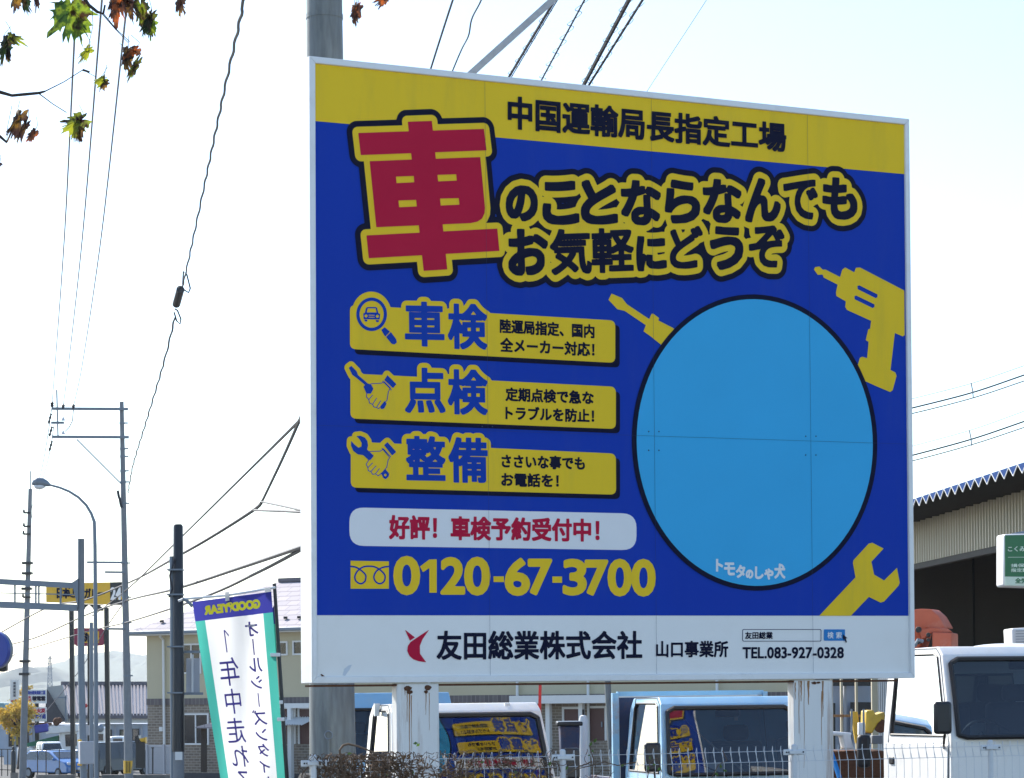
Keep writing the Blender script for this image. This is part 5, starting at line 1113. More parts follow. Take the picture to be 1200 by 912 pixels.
    for j in range(nv + 1):
        s = .02 + .93 * j / nv
        for i in range(nu + 1):
            y = wrow(s) * (2 * i / nu - 1); ws.v.append(Vector((-rake * s - .006 + bul(y, s), y, zlo + (zt - zlo) * s)))
    for j in range(nv):
        for i in range(nu): ws.f.append([j * (nu + 1) + i, j * (nu + 1) + i + 1, (j + 1) * (nu + 1) + i + 1, (j + 1) * (nu + 1) + i])
    wsb = bl(ws, 'windscreen', M['glass'])
    dn = []
    for a_, b_ in zip(wn, wn[1:] + wn[:1]):
        for k in range(8): q_ = Vector(a_).lerp(Vector(b_), k / 8); s = (q_.z - zlo) / (zt - zlo); dn.append((q_.x + bul(q_.y, s), q_.y, q_.z))
    seal(dn, .024, wsb)
    for sgn in (-1, 1):
        mb = MB(); mb.add([Vector(p) + Vector((0, -sgn * .01, 0)) for p in win[sgn]], [tuple(range(len(win[sgn])))]); g = bl(mb, 'side_window', M['sideglass']); seal(win[sgn], .014, g)
        d = MB(); y = sgn * (w + .004)
        d.prism([(-.06, y, sill - .05), (-.10, y, .62), (-.30, y, .5), (-Lc + .2, y, .5), (-Lc + .1, y, .6), (-Lc + .1, y, sill - .05)], (0, sgn * .008, 0)); dr = bl(d, 'door', paint, bev=.01)
        mb = MB(); sm = [(-.055, sill - .03), (-rake - .05, zt - .0), (-rake - .14, zt + .065), (-Lc + .20, zt + .065), (-Lc + .12, sill - .03)]
        mb.tube([Vector((x, sgn * (yy(z) + .001), z)) for x, z in sm] + [Vector((-Lc + .10, sgn * (w + .005), .62))], .006, 5); mb.tube([Vector((-.055, sgn * (w + .001), sill - .03)), Vector((-.075, sgn * (w + .003), .66))], .006, 5); bl(mb, 'door_seam', M['trim'], dr)
        mb = MB(); mb.box((-Lc + .22, sgn * (w + .016), sill - .22), (.10, .02, .07)); bl(mb, 'door_handle', M['black'], dr, bev=.01)
        mb = MB(); mb.tube([(-.14, sgn * (w + .01), sill - .08), (-.02, sgn * (w + .07), sill - .04), (.06, sgn * (w + .10), sill + .06), (.06, sgn * (w + .10), sill + .30)], .011, 6); ms = bl(mb, 'mirror_arm', M['black'])
        mb = MB(); mb.box((.06, sgn * (w + .12), sill + .20), (.07, .17, .30), sgn * .15); bl(mb, 'mirror', M['blackpaint'], ms, bev=.03)
    if rearwin:
        mb = MB(); mb.add([Vector(p) for p in ri], [(0, 1, 2, 3)]); g = bl(mb, 'rear_window', M['glass']); seal(ri, .015, g)
    # inside
    mb = MB(); mb.box((-.16, 0, sill - .12), (.26, W - .2, .18)); bl(mb, 'dashboard', M[trimm], bev=.05)
    for y in (-w * .48, w * .48):
        mb = MB(); mb.box((-Lc + .48, y, sill - .32), (.46, w * .78, .14)); mb.box((-Lc + .25, y, sill + .02), (.15, w * .74, .62)); mb.box((-Lc + .26, y, sill + .42), (.12, w * .36, .17)); bl(mb, 'seat', M['interior'], bev=.05)
    mb = MB(); cs = Vector((-.32, -w * .48, sill + .04)); mb.tube([cs + Vector((.17 * math.cos(a) * .55, .19 * math.sin(a), .17 * math.cos(a) * .8)) for a in np.linspace(0, 6.2832, 25)], .014, 6); mb.tube([cs, cs + Vector((.2, 0, -.16))], .03, 6); bl(mb, 'steering_wheel', M['black'])
    mb = MB(); mb.box((-rake - .02, 0.0, zt - .10), (.04, .26, .08)); bl(mb, 'inside_mirror', M['black'], bev=.02)
    mb = MB(); mb.box((-Lc + .03, 0, (sill + z0) / 2), (.02, W - .12, sill - z0)); mb.box((-Lc / 2, w - .02, (sill + z0) / 2), (Lc - .1, .02, sill - z0 - .02)); mb.box((-Lc / 2, -w + .02, (sill + z0) / 2), (Lc - .1, .02, sill - z0 - .02)); bl(mb, 'cab_lining', M['interior'])
    for y in (-.1, .35):
        mb = MB(); mb.tube([(.012, y, zlo - .01), (-.03, y - .28, zlo + .12), (-.06, y - .42, zlo + .16)], .008, 5); bl(mb, 'wiper', M['black'])
    # front details
    mb = MB(); mb.box((.02, 0, .47), (.10, W, .22)); bl(mb, 'bumper', M['slat'], bev=.03)
    for y in (-w + .2, w - .2):
        mb = MB(); mb.box((.005, y, .74), (.05, .26, .17)); hl_ = bl(mb, 'headlight', M['lamp'], bev=.03); mb = MB(); mb.box((.005, y + (.17 if y > 0 else -.17), .74), (.05, .06, .15)); bl(mb, 'turn_signal', M['amber'], bev=.01)
    mb = MB(); mb.box((.004, 0, .72), (.03, W - .85, .14)); bl(mb, 'grille', M['black'], bev=.01)
    rw = .29 if H < 1.9 else .36
    for x in (-.55 if H < 1.9 else -.6, -Lc - bed * .62):
        for y in (-w + .10, w - .10):
            mb = MB(); mb.smooth = True; mb.tube([(x, y - .085, rw), (x, y - .075, rw), (x, y + .075, rw), (x, y + .085, rw)], [rw - .02, rw, rw, rw - .02], 26); wl = bl(mb, 'wheel', M['tyre']); mb = MB(); mb.tube([(x, y - .09, rw), (x, y + .09, rw)], rw * .58, 20); bl(mb, 'rim', M['steel'], wl)
    mb = MB(); mb.box((-(Lc + bed) / 2, .3, .5), (Lc + bed - .3, .1, .12)); mb.box((-(Lc + bed) / 2, -.3, .5), (Lc + bed - .3, .1, .12)); bl(mb, 'chassis', M['black'])
    return t, bl, w
# white kei truck behind the left post
t1, bl1, w1 = cab_truck('truck', 'white small truck behind the left billboard post, billboard mirrored in its windscreen', 459, 23.6, 1.60, 1.80, M['truckwhite'], 1.02, 1.725, 1.02, rake=.27, Lc=1.12, bed=1.9, rearwin=True)
mb = MB(); mb.box((-1.98, 0, .64), (1.8, 1.42, .06)); bl1(mb, 'bed_floor', M['truckwhite'])
for y in (-.71, .71):
    mb = MB(); mb.box((-2.1, y, .78), (1.6, .03, .28)); bl1(mb, 'bed_gate', M['truckwhite'], bev=.008)
for sx, nm in ((441.5, 0), (594, 1)):
    mb = MB(); q = at(sx, 829 if nm else 829.5, 24.3); mb.box(q - Vector((0, 0, .02)), (.045, .05, .12), TRZ); mb.build('roof_bracket', M['housewhite'], t1)
mb = MB(); a = at(629, 828, 25.4); mb.beam(a - Vector((0, 0, 1)), at(633, 801, 25.4), .03, .03); mb.build('red_flag_pole', M['redlens'], t1)
# stickers inside the white truck's windscreen
mb = MB(); mb.box((-.455, -.02, 1.585), (.004, .06, .055)); bl1(mb, 'windscreen_sticker', M['palegreen'])
mb = MB(); mb.cyl((-.40, .60, 1.54), (-.395, .60, 1.54), .04, n=18); bl1(mb, 'round_windscreen_sticker', M['btn'])
# pale blue kei truck
t2, bl2, w2 = cab_truck('truck', 'faded pale blue small truck between the two billboard posts with a rusty bed guard', 775.5, 26.2, 1.58, 1.83, M['truckblue'], 1.02, 1.755, 1.02, rake=.26, Lc=1.42, bed=2.0, rearwin=False, psi=13)
mb = MB(); mb.box((-2.1, 0, .64), (1.9, 1.44, .06)); bl2(mb, 'bed_floor', M['bedblue'])
mb = MB(); mb.box((-1.58, 0, 1.15), (.03, 1.62, 1.36)); hb = bl2(mb, 'bed_headboard', M['bedblue']); mb = MB(); mb.box((-1.58, 0, 1.87), (.06, 1.66, .05)); bl2(mb, 'top_rail', M['rustblue'], hb)
mb = MB(); mb.box((-1.54, -.86, 1.05), (.06, .075, 1.66)); bl2(mb, 'guard_post', M['rustblue'], hb, bev=.006); mb = MB(); mb.box((-1.54, .84, 1.05), (.05, .05, 1.66)); bl2(mb, 'guard_post', M['rustblue'], hb)
for y in (-.72, .72):
    mb = MB(); mb.box((-2.3, y, .80), (1.7, .03, .30)); bl2(mb, 'bed_gate', M['bedblue'], bev=.008)
mb = MB(); mb.tube([(-.48, -.45, 1.63), (-.28, -.16, 1.32), (-.12, .12, 1.06)], .011, 6); bl2(mb, 'seat_belt_strap', M['paving'])
mb = MB(); mb.box((-.06, -.38, 1.08), (.012, .52, .14)); bl2(mb, 'dashboard_card', M['housewhite'])
mb = MB(); mb.box((-.47, .16, 1.60), (.004, .04, .045)); bl2(mb, 'windscreen_sticker', M['housewhite'])
# white two tonne truck at the right
t3, bl3, w3 = cab_truck('crane_truck', 'large white truck at the right edge with an orange folded crane behind its cab', 1115, 23.5, 1.78, 2.28, M['truckwhite'], 1.30, 2.20, 1.42, rake=.30, Lc=1.46, bed=3.4, trimm='trim')
mb = MB(); mb.smooth = True; mb.ell((-.75, .1, 2.27), (.34, .38, .045)); bl3(mb, 'roof_vent', M['truckwhite'])
mb = MB(); mb.box((-2.6, 0, .86), (3.0, 1.74, .1)); bl3(mb, 'bed_floor', M['steel'])
for y in (-.88, .88):
    mb = MB(); mb.box((-2.9, y, .93), (2.5, .04, .12)); bl3(mb, 'bed_gate', M['truckwhite'], bev=.01)
cz = lambda x, y, Y=28.00: at(x, y, Y)
cr3 = MB(); cr3.prism([cz(x, y) for x, y in [(1060, 716), (1079, 713.5), (1091, 714), (1100, 722), (1108, 736), (1092, 737.5), (1085, 736), (1077, 760), (1060, 766)]], (.16, .42, 0)); cb = cr3.build('crane_boom', M['orange'], t3, bev=.012)
mb = MB(); mb.prism([cz(x, y, 27.80) for x, y in [(1092.5, 741), (1115, 741.5), (1115, 766), (1092, 766)]], (.16, .5, 0)); bx_ = mb.build('crane_box', M['orange'], t3, bev=.015)
mb = MB(); mb.prism([cz(x, y, 27.90) for x, y in [(1077, 738), (1092, 735.5), (1110, 736), (1116, 741), (1092, 741.5), (1080, 750)]], (.1, .5, 0)); mb.build('crane_cover', M['orange'], cb, bev=.01)
for x, y, r in ((1076.5, 738, .035), (1088, 744, .025), (1077, 752, .03), (1088, 750, .02)):
    mb = MB(); mb.smooth = True; mb.cyl(cz(x, y, 27.77), cz(x, y, 27.72), r, r * .9, 14); mb.build('pin', M['black'], cb)
mb = MB(); mb.tube([cz(1072, 757, 27.75), cz(1076, 750, 27.72), cz(1082, 752, 27.72)], .022, 7); mb.build('hydraulic_hose', M['steel'], cb)
mb = MB(); c = at(1075, 800, 28.10); mb.beam((c.x, c.y, LOT + .7), at(1078, 764, 28.10), .3, .3); mb.build('crane_column', M['orange'], t3)
mb = MB(); mb.prism([at(x, y, 22.98) for x, y in [(1048, 873), (1056, 873), (1056, 873.6), (1048, 873.6)]], (0, .002, 0)); 
# ------------------------------------------------------------------ other things in the yard
t4, bl4, w4 = cab_truck('truck', 'pale blue box fronted truck far behind the white truck, dark windscreen', 400, 36, 1.75, 1.92, M['truckblue'], 1.0, 1.72, 1.0, rake=.25, Lc=1.3, bed=2.4, rearwin=False)
db = thing('skip_bin', 'dark blue steel bin between the white truck and the pale blue truck', 'bin', Vector((at(668, 900, 30).x, 30, LOT)))
mb = MB(); a, b = at(655, 849, 30), at(679, 875, 30); mb.prism([(a.x, 29.6, a.z), (b.x, 29.6, a.z), (b.x - .04, 29.6, LOT), (a.x + .06, 29.6, LOT)], (0, .9, 0)); mb.build('body', M['bedblue'], db, bev=.03); mb = MB(); mb.box(((a.x + b.x) / 2, 30.05, a.z + .01), (b.x - a.x + .06, .98, .05)); mb.build('rim', M['blackpaint'], db, bev=.015)
dm = thing('gas_cylinder', 'pale cream cylinder standing by the maroon doors behind the trucks', 'cylinder', Vector((at(683.5, 900, 31).x, 31, LOT)))
mb = MB(); mb.smooth = True; c = at(683.5, 841, 31); r = 5.2 / FPX * 31; mb.tube([(c.x, 31, LOT), (c.x, 31, c.z - .03), (c.x, 31, c.z + .02), (c.x, 31, c.z + .03)], [r, r, r * .75, r * .3], 18); mb.build('body', M['housewhite'], dm); mb = MB(); mb.tube([(c.x, 31, c.z + .02), (c.x, 31, c.z + .1)], r * .28, 10); mb.build('valve', M['black'], dm)
sp = thing('steel_pole', 'plain galvanised pole behind the rusty guard of the pale blue truck', 'pole', Vector((at(712, 900, 29).x, 29, LOT))); mb = MB(); mb.smooth = True; mb.tube([(at(712, 0, 29).x, 29, LOT), at(711.5, 790, 29)], .036, 12); mb.build('shaft', M['galv'], sp)
# right of the second post: a yellow machine with a guard frame, cream posts of a shed
shd = thing('storage_shed', 'open cream framed shed seen through the gap right of the second billboard post', 'shed', Vector((at(1000, 900, 44).x, 44, LOT)))
bxp = lambda x0, x1, y0, y1, Y, dp: [at(x0, y0, Y), at(x1, y0, Y), at(x1, y1, Y), at(x0, y1, Y)]
mb = MB(); mb.prism(bxp(940, 1030, 800, 905, 46, 0), (0, .2, 0)); bw = mb.build('back_wall', M['shedwall'], shd)
mb = MB(); mb.prism(bxp(955, 1022, 795, 804, 45.5, 0), (0, .2, 0)); mb.build('lintel', M['blackpaint'], shd)
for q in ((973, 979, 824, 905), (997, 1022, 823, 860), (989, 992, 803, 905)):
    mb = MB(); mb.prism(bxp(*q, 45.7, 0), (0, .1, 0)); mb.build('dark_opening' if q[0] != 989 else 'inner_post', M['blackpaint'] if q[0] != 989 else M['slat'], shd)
for x0, x1, Y in ((973, 975.5, 40), (984.5, 987, 39), (1002, 1004.5, 39), (1021, 1028, 38)):
    mb = MB(); a, b = at(x0, 790, Y), at(x1, 790, Y); mb.beam(((a.x + b.x) / 2, Y, LOT), ((a.x + b.x) / 2, Y, at(0, 770, Y).z), b.x - a.x, .1); mb.build('post', M['corr'], shd)
mb = MB(); mb.beam(at(972, 839, 38.9), at(1037, 839, 38.9), .04, .04); mb.build('rail', M['ruststreak'], shd)
mb = MB()
for i in range(9): mb.prism(bxp(1028 + i * 2.2, 1029.4 + i * 2.2, 795, 905, 40, 0), (0, .06, 0))
mb.prism(bxp(1028, 1048, 795, 905, 40.07, 0), (0, .05, 0)); mb.build('ribbed_cladding', M['housewhite'], shd)
mach = thing('yellow_machine', 'small yellow work machine with a dark seat parked in front of the cream shed', 'machine', Vector((at(1010, 900, 33).x, 33, LOT)))
mb = MB(); mb.prism(bxp(972, 1037, 880, 912, 33, 0), (0, 1.0, 0)); mb.build('chassis', M['rust'], mach, bev=.03)
mb = MB(); mb.prism([at(x, y, 33.6) for x, y in [(997, 834), (1005, 834), (1009, 860), (1003, 872)]], (0, .1, 0)); mb.build('arm', M['yellowmach'], mach, bev=.01)
mb = MB(); mb.prism([at(x, y, 33.4) for x, y in [(1015, 833), (1024, 832), (1026, 838), (1037, 834), (1037, 844), (1029, 848), (1022, 860), (1014, 858)]], (0, .5, 0)); mb.build('hood', M['yellowmach'], mach, bev=.02)
mb = MB(); mb.prism(bxp(1005, 1021, 861, 900, 32.4, 0), (0, .12, 0)); mb.build('seat_back', M['black'], mach, bev=.05)
mb = MB(); mb.prism(bxp(1022, 1034, 862, 872, 32.5, 0), (0, .2, 0)); mb.build('control_panel', M['trim'], mach, bev=.01)
mb = MB(); mb.prism([at(x, y, 32.8) for x, y in [(972, 857), (999, 859), (997, 863), (1001, 878), (990, 878), (987, 863), (972, 862)]], (0, .4, 0)); mb.build('white_cowl', M['truckwhite'], mach, bev=.02)
mb = MB(); mb.smooth = True; mb.cyl(at(1032, 851, 33.4), at(1032, 851, 33.9), .09, n=18); mb.build('rusty_drum', M['rust'], mach)
mb = MB(); mb.prism(bxp(1006, 1014, 847, 862, 33.2, 0), (0, .1, 0)); mb.build('white_tank', M['housewhite'], mach, bev=.01)
mb = MB(); mb.tube([at(972.5, 877, 32), at(984, 912, 31.8)], .03, 8); mb.build('blue_hose', M['btn'], mach)
for x in (998, 1012):
    mb = MB(); mb.tube([at(x, 875, 33), at(x, 831, 33)], .014, 6); mb.build('guard_bar', M['steel'], mach)
# ------------------------------------------------------------------ garage building at the right with corrugated roof edge
D = Vector((-.076, 1, 0)).normalized(); q0 = at(1071, 590, 47.5); GO = Vector((q0.x, q0.y, 0))
side = Vector((D.y, -D.x, 0))                                                    # points right, into the building
gar = thing('garage_building', 'open fronted garage at the right with a blue tipped corrugated roof edge', 'garage', GO + side * 5 + Vector((0, 0, LOT)), math.atan2(D.y, D.x))
def gp(s, d, z): return GO + D * s + side * d + Vector((0, 0, z))
zE = q0.z; S0, S1 = -14, 12
pitch = .53; hgt = .16; dep = 16
mb = MB(); mt = MB(); n = int((S1 - S0) / pitch)
for i in range(n):
    s = S0 + i * pitch; a, b, c_ = s, s + pitch * .5, s + pitch
    for k, (x0, x1) in enumerate(((a, b), (b, c_))):
        z0_, z1_ = (zE + hgt * .5, zE - hgt * .5) if k == 0 else (zE - hgt * .5, zE + hgt * .5)
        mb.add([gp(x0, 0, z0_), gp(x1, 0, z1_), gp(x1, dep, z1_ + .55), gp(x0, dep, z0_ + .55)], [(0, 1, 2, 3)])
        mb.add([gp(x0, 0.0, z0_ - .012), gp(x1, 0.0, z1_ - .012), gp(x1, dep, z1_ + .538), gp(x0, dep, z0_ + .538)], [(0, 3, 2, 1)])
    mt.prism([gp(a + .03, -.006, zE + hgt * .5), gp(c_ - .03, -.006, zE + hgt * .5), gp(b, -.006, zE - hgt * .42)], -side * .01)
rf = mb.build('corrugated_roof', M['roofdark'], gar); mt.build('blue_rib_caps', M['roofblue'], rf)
mb = MB()
for i in range(n):
    s = S0 + i * pitch
    mb.beam(gp(s, -.012, zE + hgt * .5), gp(s + pitch * .5, -.012, zE - hgt * .5), .014, .014); mb.beam(gp(s + pitch * .5, -.012, zE - hgt * .5), gp(s + pitch, -.012, zE + hgt * .5), .014, .014)
mb.build('white_roof_edge', M['housewhite'], rf)
WD = 1.15; zW0 = at(1071, 662, 52.7).z
mb = MB(); rp = .2; n = int((S1 - S0) / rp)
for i in range(n):
    s = S0 + i * rp
    P_ = [(s, 0), (s + rp * .35, 0), (s + rp * .5, -.035), (s + rp * .85, -.035), (s + rp, 0)]
    for (a, da), (b, db_) in zip(P_, P_[1:]): mb.add([gp(a, WD + da, zW0), gp(b, WD + db_, zW0), gp(b, WD + db_, zE + .05), gp(a, WD + da, zE + .05)], [(0, 1, 2, 3)])
mb.build('corrugated_wall', M['corr'], gar)
mb = MB(); mb.beam(gp(S0, WD + .06, zW0 - .05), gp(S1, WD + .06, zW0 - .05), .14, .12); mb.build('lintel_beam', M['roofdark'], gar)
for s in (-8, 8.6):
    mb = MB(); mb.beam(gp(s, WD + .15, LOT), gp(s, WD + .15, zW0), .22, .22); mb.build('column', M['roofdark'], gar)
mb = MB(); mb.add([gp(S0, 9, LOT), gp(S1, 9, LOT), gp(S1, 9, zE), gp(S0, 9, zE)], [(0, 1, 2, 3)]); mb.prism([gp(S1, WD + .1, LOT), gp(S1, 9, LOT), gp(S1, 9, zE + .1), gp(S1, WD + .1, zE + .1)], D * .15); mb.build('inner_wall', M['barn'], gar)
mb = MB()
for s in np.arange(S0, S1, 1.6): mb.prism([gp(s, 8.98, LOT), gp(s + .05, 8.98, LOT), gp(s + .05, 8.98, zE), gp(s, 8.98, zE)], side * .01)
for d in np.arange(2.6, 9, 1.6): mb.prism([gp(S1 - .01, d, LOT), gp(S1 - .01, d + .05, LOT), gp(S1 - .01, d + .05, zE), gp(S1 - .01, d, zE)], -D * .02)
mb.build('wall_joints', M['black'], gar)
mb = MB(); mb.prism([gp(S1 - .05, 2.2, LOT), gp(S1 - .05, 5.0, LOT), gp(S1 - .05, 5.0, 1.9), gp(S1 - .05, 2.2, 1.9)], -D * .02); mb.build('inner_doorway', M['black'], gar)
gs = thing('projecting_sign', 'green and white projecting box sign hanging in front of the garage at the right edge', 'sign', at(1190, 690, 31))
SPL = Plane(at(1176, 690, 31.0), (math.cos(math.radians(8)), math.sin(math.radians(8))))
def spx(pts, n=0.0): return [SPL.w(x, y, n) for x, y in pts]
mb = MB(); mb.prism(spx([(1176.3, 626), (1262, 624), (1262, 690), (1176.3, 687.5)]), SPL.N * -.30); mb.build('case', M['housewhite'], gs, bev=.03)
mb = MB(); mb.prism(spx([(1177.6, 627.5), (1260, 626), (1260, 676.5), (1177.6, 675.8)], .002), SPL.N * .004); mb.build('green_face', M['signgreen'], gs)
mb = MB(); mb.prism(spx([(1177.6, 675.9), (1260, 676.6), (1260, 687.5), (1177.6, 686)], .002), SPL.N * .004); mb.build('white_strip', M['palegreen'], gs)
def stext(t_, box, m, wt, n=.009): fill(shapes_loops(fit(line_seg(t_), box, wt, SPL.uv), wt, .003), 'sign_lettering', m, gs, SPL.mat(n))
stext('こくみん共済', ((1181, 640.5), (1223, 639.5), (1223, 646), (1181, 646.5)), M['palegreen'], .002); stext('損保代理店', ((1184.5, 661), (1224, 660), (1224, 664.6), (1184.5, 665)), M['palegreen'], .0012); stext('指定整備工場', ((1184.5, 666.2), (1224, 666), (1224, 670.2), (1184.5, 670.4)), M['palegreen'], .0012); stext('全労済', ((1189.5, 677.6), (1210, 677.8), (1210, 684), (1189.5, 683.6)), M['signgreen'], .003)
mb = MB(); mb.prism(spx([(1181, 653), (1240, 652.6), (1240, 653.1), (1181, 653.5)], .007), SPL.N * .002); mb.build('thin_rule', M['palegreen'], gs)
mb = MB(); mb.tube([SPL.w(1190, 626, -.15), SPL.w(1215, 621, -.15), SPL.w(1330, 615, -.15)], .02, 6); mb.tube([SPL.w(1250, 660, -.15), SPL.w(1330, 655, -.15)], .03, 6); mb.build('hanger_arm', M['steel'], gs)
mb = MB(); mb.smooth = True; b = SPL.w(1330, 640, -.15); mb.tube([(b.x, b.y, LOT), (b.x, b.y, b.z + .6)], .07, 14); mb.build('pole', M['steel'], gs)
lv = thing('air_unit', 'white louvred unit above the white truck roof at the right edge', 'air unit', at(1200, 757, 29))
mb = MB(); mb.prism([at(x, y, 29) for x, y in [(1185.5, 736.5), (1250, 733), (1250, 765), (1187, 765)]], (0, .5, 0)); mb.build('case', M['housewhite'], lv, bev=.02)
mb = MB()
for i in range(6): mb.prism([at(1190.5, 739 + i * 3.2, 28.985), at(1240, 737.5 + i * 3.2, 28.985), at(1240, 738.7 + i * 3.2, 28.985), at(1190.5, 740.2 + i * 3.2, 28.985)], (0, .012, 0))
mb.build('louvres', M['slat'], lv)
mb = MB(); q = at(1215, 765, 29.25); mb.beam((q.x, q.y, LOT), q, .5, .3); mb.build('stand', M['roofdark'], lv)

# ------------------------------------------------------------------ far end of the street: shed with ribbed roof, signs, cars
YD = 172.0
shed = thing('warehouse', 'low blue grey warehouse with a steep ribbed roof and a grey gable beyond the street', 'warehouse', at(110, 900, YD) * 1)
def fb(x0, x1, y0, y1, Y, dy, name, m, par, **k):
    mb = MB(); mb.prism([at(x0, y0, Y), at(x1, y0, Y), at(x1, y1, Y), at(x0, y1, Y)], (0, dy, 0)); return mb.build(name, m, par, **k)
zg = gz(YD)
mb = MB(); a, b = at(4, 849, YD), at(173, 849, YD); mb.prism([a, b, Vector((b.x, YD, zg)), Vector((a.x, YD, zg))], (0, 14, 0)); wl_ = mb.build('wall', M['shedwall'], shed)
mb = MB()
e0, e1 = at(78, 838.5, YD - .8), at(176, 838.5, YD - .8); r0, r1 = at(72, 803, YD + 7), at(176, 803, YD + 7)
mb.add([e0, e1, r1, r0, e0 - Vector((0, 0, .25)), e1 - Vector((0, 0, .25)), r1 - Vector((0, 0, .25)), r0 - Vector((0, 0, .25))], [(0, 1, 2, 3), (7, 6, 5, 4), (0, 4, 5, 1), (2, 6, 7, 3), (1, 5, 6, 2), (3, 7, 4, 0)]); ro = mb.build('roof', M['shedroof'], shed)
mb = MB()
for i in range(25):
    t_ = (i + .5) / 25; p0, p1 = e0.lerp(e1, t_), r0.lerp(r1, t_); mb.beam(p0 + Vector((0, -.02, .06)), p1 + Vector((0, -.02, .06)), .13, .12)
mb.build('roof_ribs', M['shedroofdark'], ro)
mb = MB(); mb.beam(r0 + Vector((0, 0, .1)), r1 + Vector((0, 0, .1)), .5, .3); mb.beam(e0 + Vector((0, -.1, -.1)), e1 + Vector((0, -.1, -.1)), .25, .22); mb.build('roof_edge', M['shedroofdark'], ro)
fb(76, 173, 842, 847.5, YD - .6, .3, 'white_fascia', M['housewhite'], shed)
mb = MB(); g0 = [at(x, y, YD - 1.2) for x, y in [(55, 805), (72.5, 803), (80, 846), (52, 847)]]; mb.prism(g0, (0, .5, 0)); gb_ = mb.build('gable', M['gable'], shed)
mb = MB(); mb.prism([at(x, y, YD - 1.45) for x, y in [(55, 808), (69, 832), (77, 845), (52, 847)]], (0, .2, 0)); mb.build('gable_recess', M['darkbase'], gb_)
mb = MB(); mb.beam(at(77, 815, YD - 1.6), at(77, 846, YD - 1.6), .1, .1); mb.beam(at(68, 817.5, YD - 1.6), at(77, 817.5, YD - 1.6), .1, .1); mb.build('roof_mast', M['steel'], shed)
fb(4, 60, 847, 849.5, YD - .3, .3, 'rust_coping', M['rust'], shed)
for x0, x1, y0, y1 in ((10, 33, 856, 875), (140, 148, 855, 869), (155, 163, 854, 868), (127, 131, 855, 868)):
    w_ = fb(x0, x1, y0, y1, YD - .08, .1, 'window_frame', M['blackpaint'], shed); mb = MB(); mb.prism([at(x, y, YD - .1) for x, y in [(x0 + 1, y0 + 1), (x1 - 1, y0 + 1), (x1 - 1, y1 - 1), (x0 + 1, y1 - 1)]], (0, .03, 0)); mb.build('pane', M['housewin'], w_)
for x in (37, 46, 104, 112, 135, 152, 166):
    mb = MB(); mb.beam(at(x, 850, YD - .1), at(x, 905, YD - .1), .12, .12); mb.build('wall_batten', M['slat'], shed)

fb(14, 27, 862, 873, YD - .13, .03, 'window_poster', M['autumn'], shed)
far = thing('far_house', 'pale teal roofed house far behind the yellow tree at the left edge', 'house', at(0, 900, 205) * 1)
mb = MB(); mb.prism([at(x, y, 205) for x, y in [(-60, 838), (11, 838), (11, 895), (-60, 895)]], (0, 8, 0)); mb.build('wall', M['shedwall'], far)
mb = MB(); mb.prism([at(x, y, 204) for x, y in [(-70, 824), (4, 824), (16, 837), (16, 839), (-70, 839)]], (0, 10, 0)); mb.build('roof', M['tarp'] if False else mat('teal_roof', (0.22, 0.36, 0.38), .7), far)
YT = 160.0
vs_ = thing('shop_sign', 'tall white vertical shop sign with a red arrow at the left edge', 'sign', at(17, 900, YT))
fb(12, 21.7, 797, 823.5, YT, .25, 'board', M['housewhite'], vs_); pl_ = vs_
mb = MB()
for i in range(5):
    y = 799.5 + i * 3.6
    for k in range(3): mb.prism([at(x, yy_, YT - .02) for x, yy_ in [(15.4, y + k * 1.0), (18.6, y + k * 1.0), (18.6, y + .55 + k * 1.0), (15.4, y + .55 + k * 1.0)]], (0, .01, 0))
    mb.prism([at(x, yy_, YT - .024) for x, yy_ in [(16.7, y), (17.3, y), (17.3, y + 2.6), (16.7, y + 2.6)]], (0, .003, 0))
mb.build('illegible_lettering', M['navy'], vs_)
mb = MB(); mb.prism([at(x, y, YT - .02) for x, y in [(13, 822.6), (13, 820.8), (17.5, 820.6), (17.5, 819.2), (20.5, 821.6), (20.5, 822.6)]], (0, .01, 0)); mb.build('red_arrow', M['redlens'], vs_)
mb = MB(); q = at(17, 823, YT + .12); mb.beam(q, (q.x, q.y, gz(YT)), .12, .12); mb.build('post', M['steel'], vs_)
cs_ = thing('shop_sign', 'pair of white company sign boards with blue and red lettering left of the grey gable', 'sign', at(42, 900, YT))
for k, (y0, y1) in enumerate(((808.5, 824.5), (829, 845.5))):
    b_ = fb(32, 54, y0, y1, YT, .2, 'board', M['housewhite'], cs_)
flat_text('組合請負建設工業', ((32.5, 809.8), (53, 809.6), (53, 814), (32.5, 814)), YT, M['signblue'], cs_, 'sign_lettering', .012, .012)
flat_text('火', ((33, 815.5), (36.5, 815.5), (36.5, 818.8), (33, 818.8)), YT, M['red'], cs_, 'sign_lettering', .012, .012); flat_text('印', ((33, 819.6), (36.5, 819.6), (36.5, 823), (33, 823)), YT, M['red'], cs_, 'sign_lettering', .012, .012)
flat_text('報電雲', ((38, 816), (53, 816), (53, 821.2), (38, 821.2)), YT, M['navy'], cs_, 'sign_lettering', .018, .012)
flat_text('生産火災', ((33, 830.4), (53, 830.4), (53, 835.4), (33, 835.4)), YT, M['red'], cs_, 'sign_lettering', .015, .012)
flat_text('エンゲイ組', ((32.5, 837), (53.5, 837), (53.5, 842), (32.5, 842)), YT, M['signblue'], cs_, 'sign_lettering', .018, .012)
for x in (43, ):
    mb = MB(); q = at(x, 826, YT + .15); mb.beam((q.x, q.y, at(x, 809, YT).z), (q.x, q.y, gz(YT)), .25, .12); mb.build('post', M['blackpaint'], cs_)
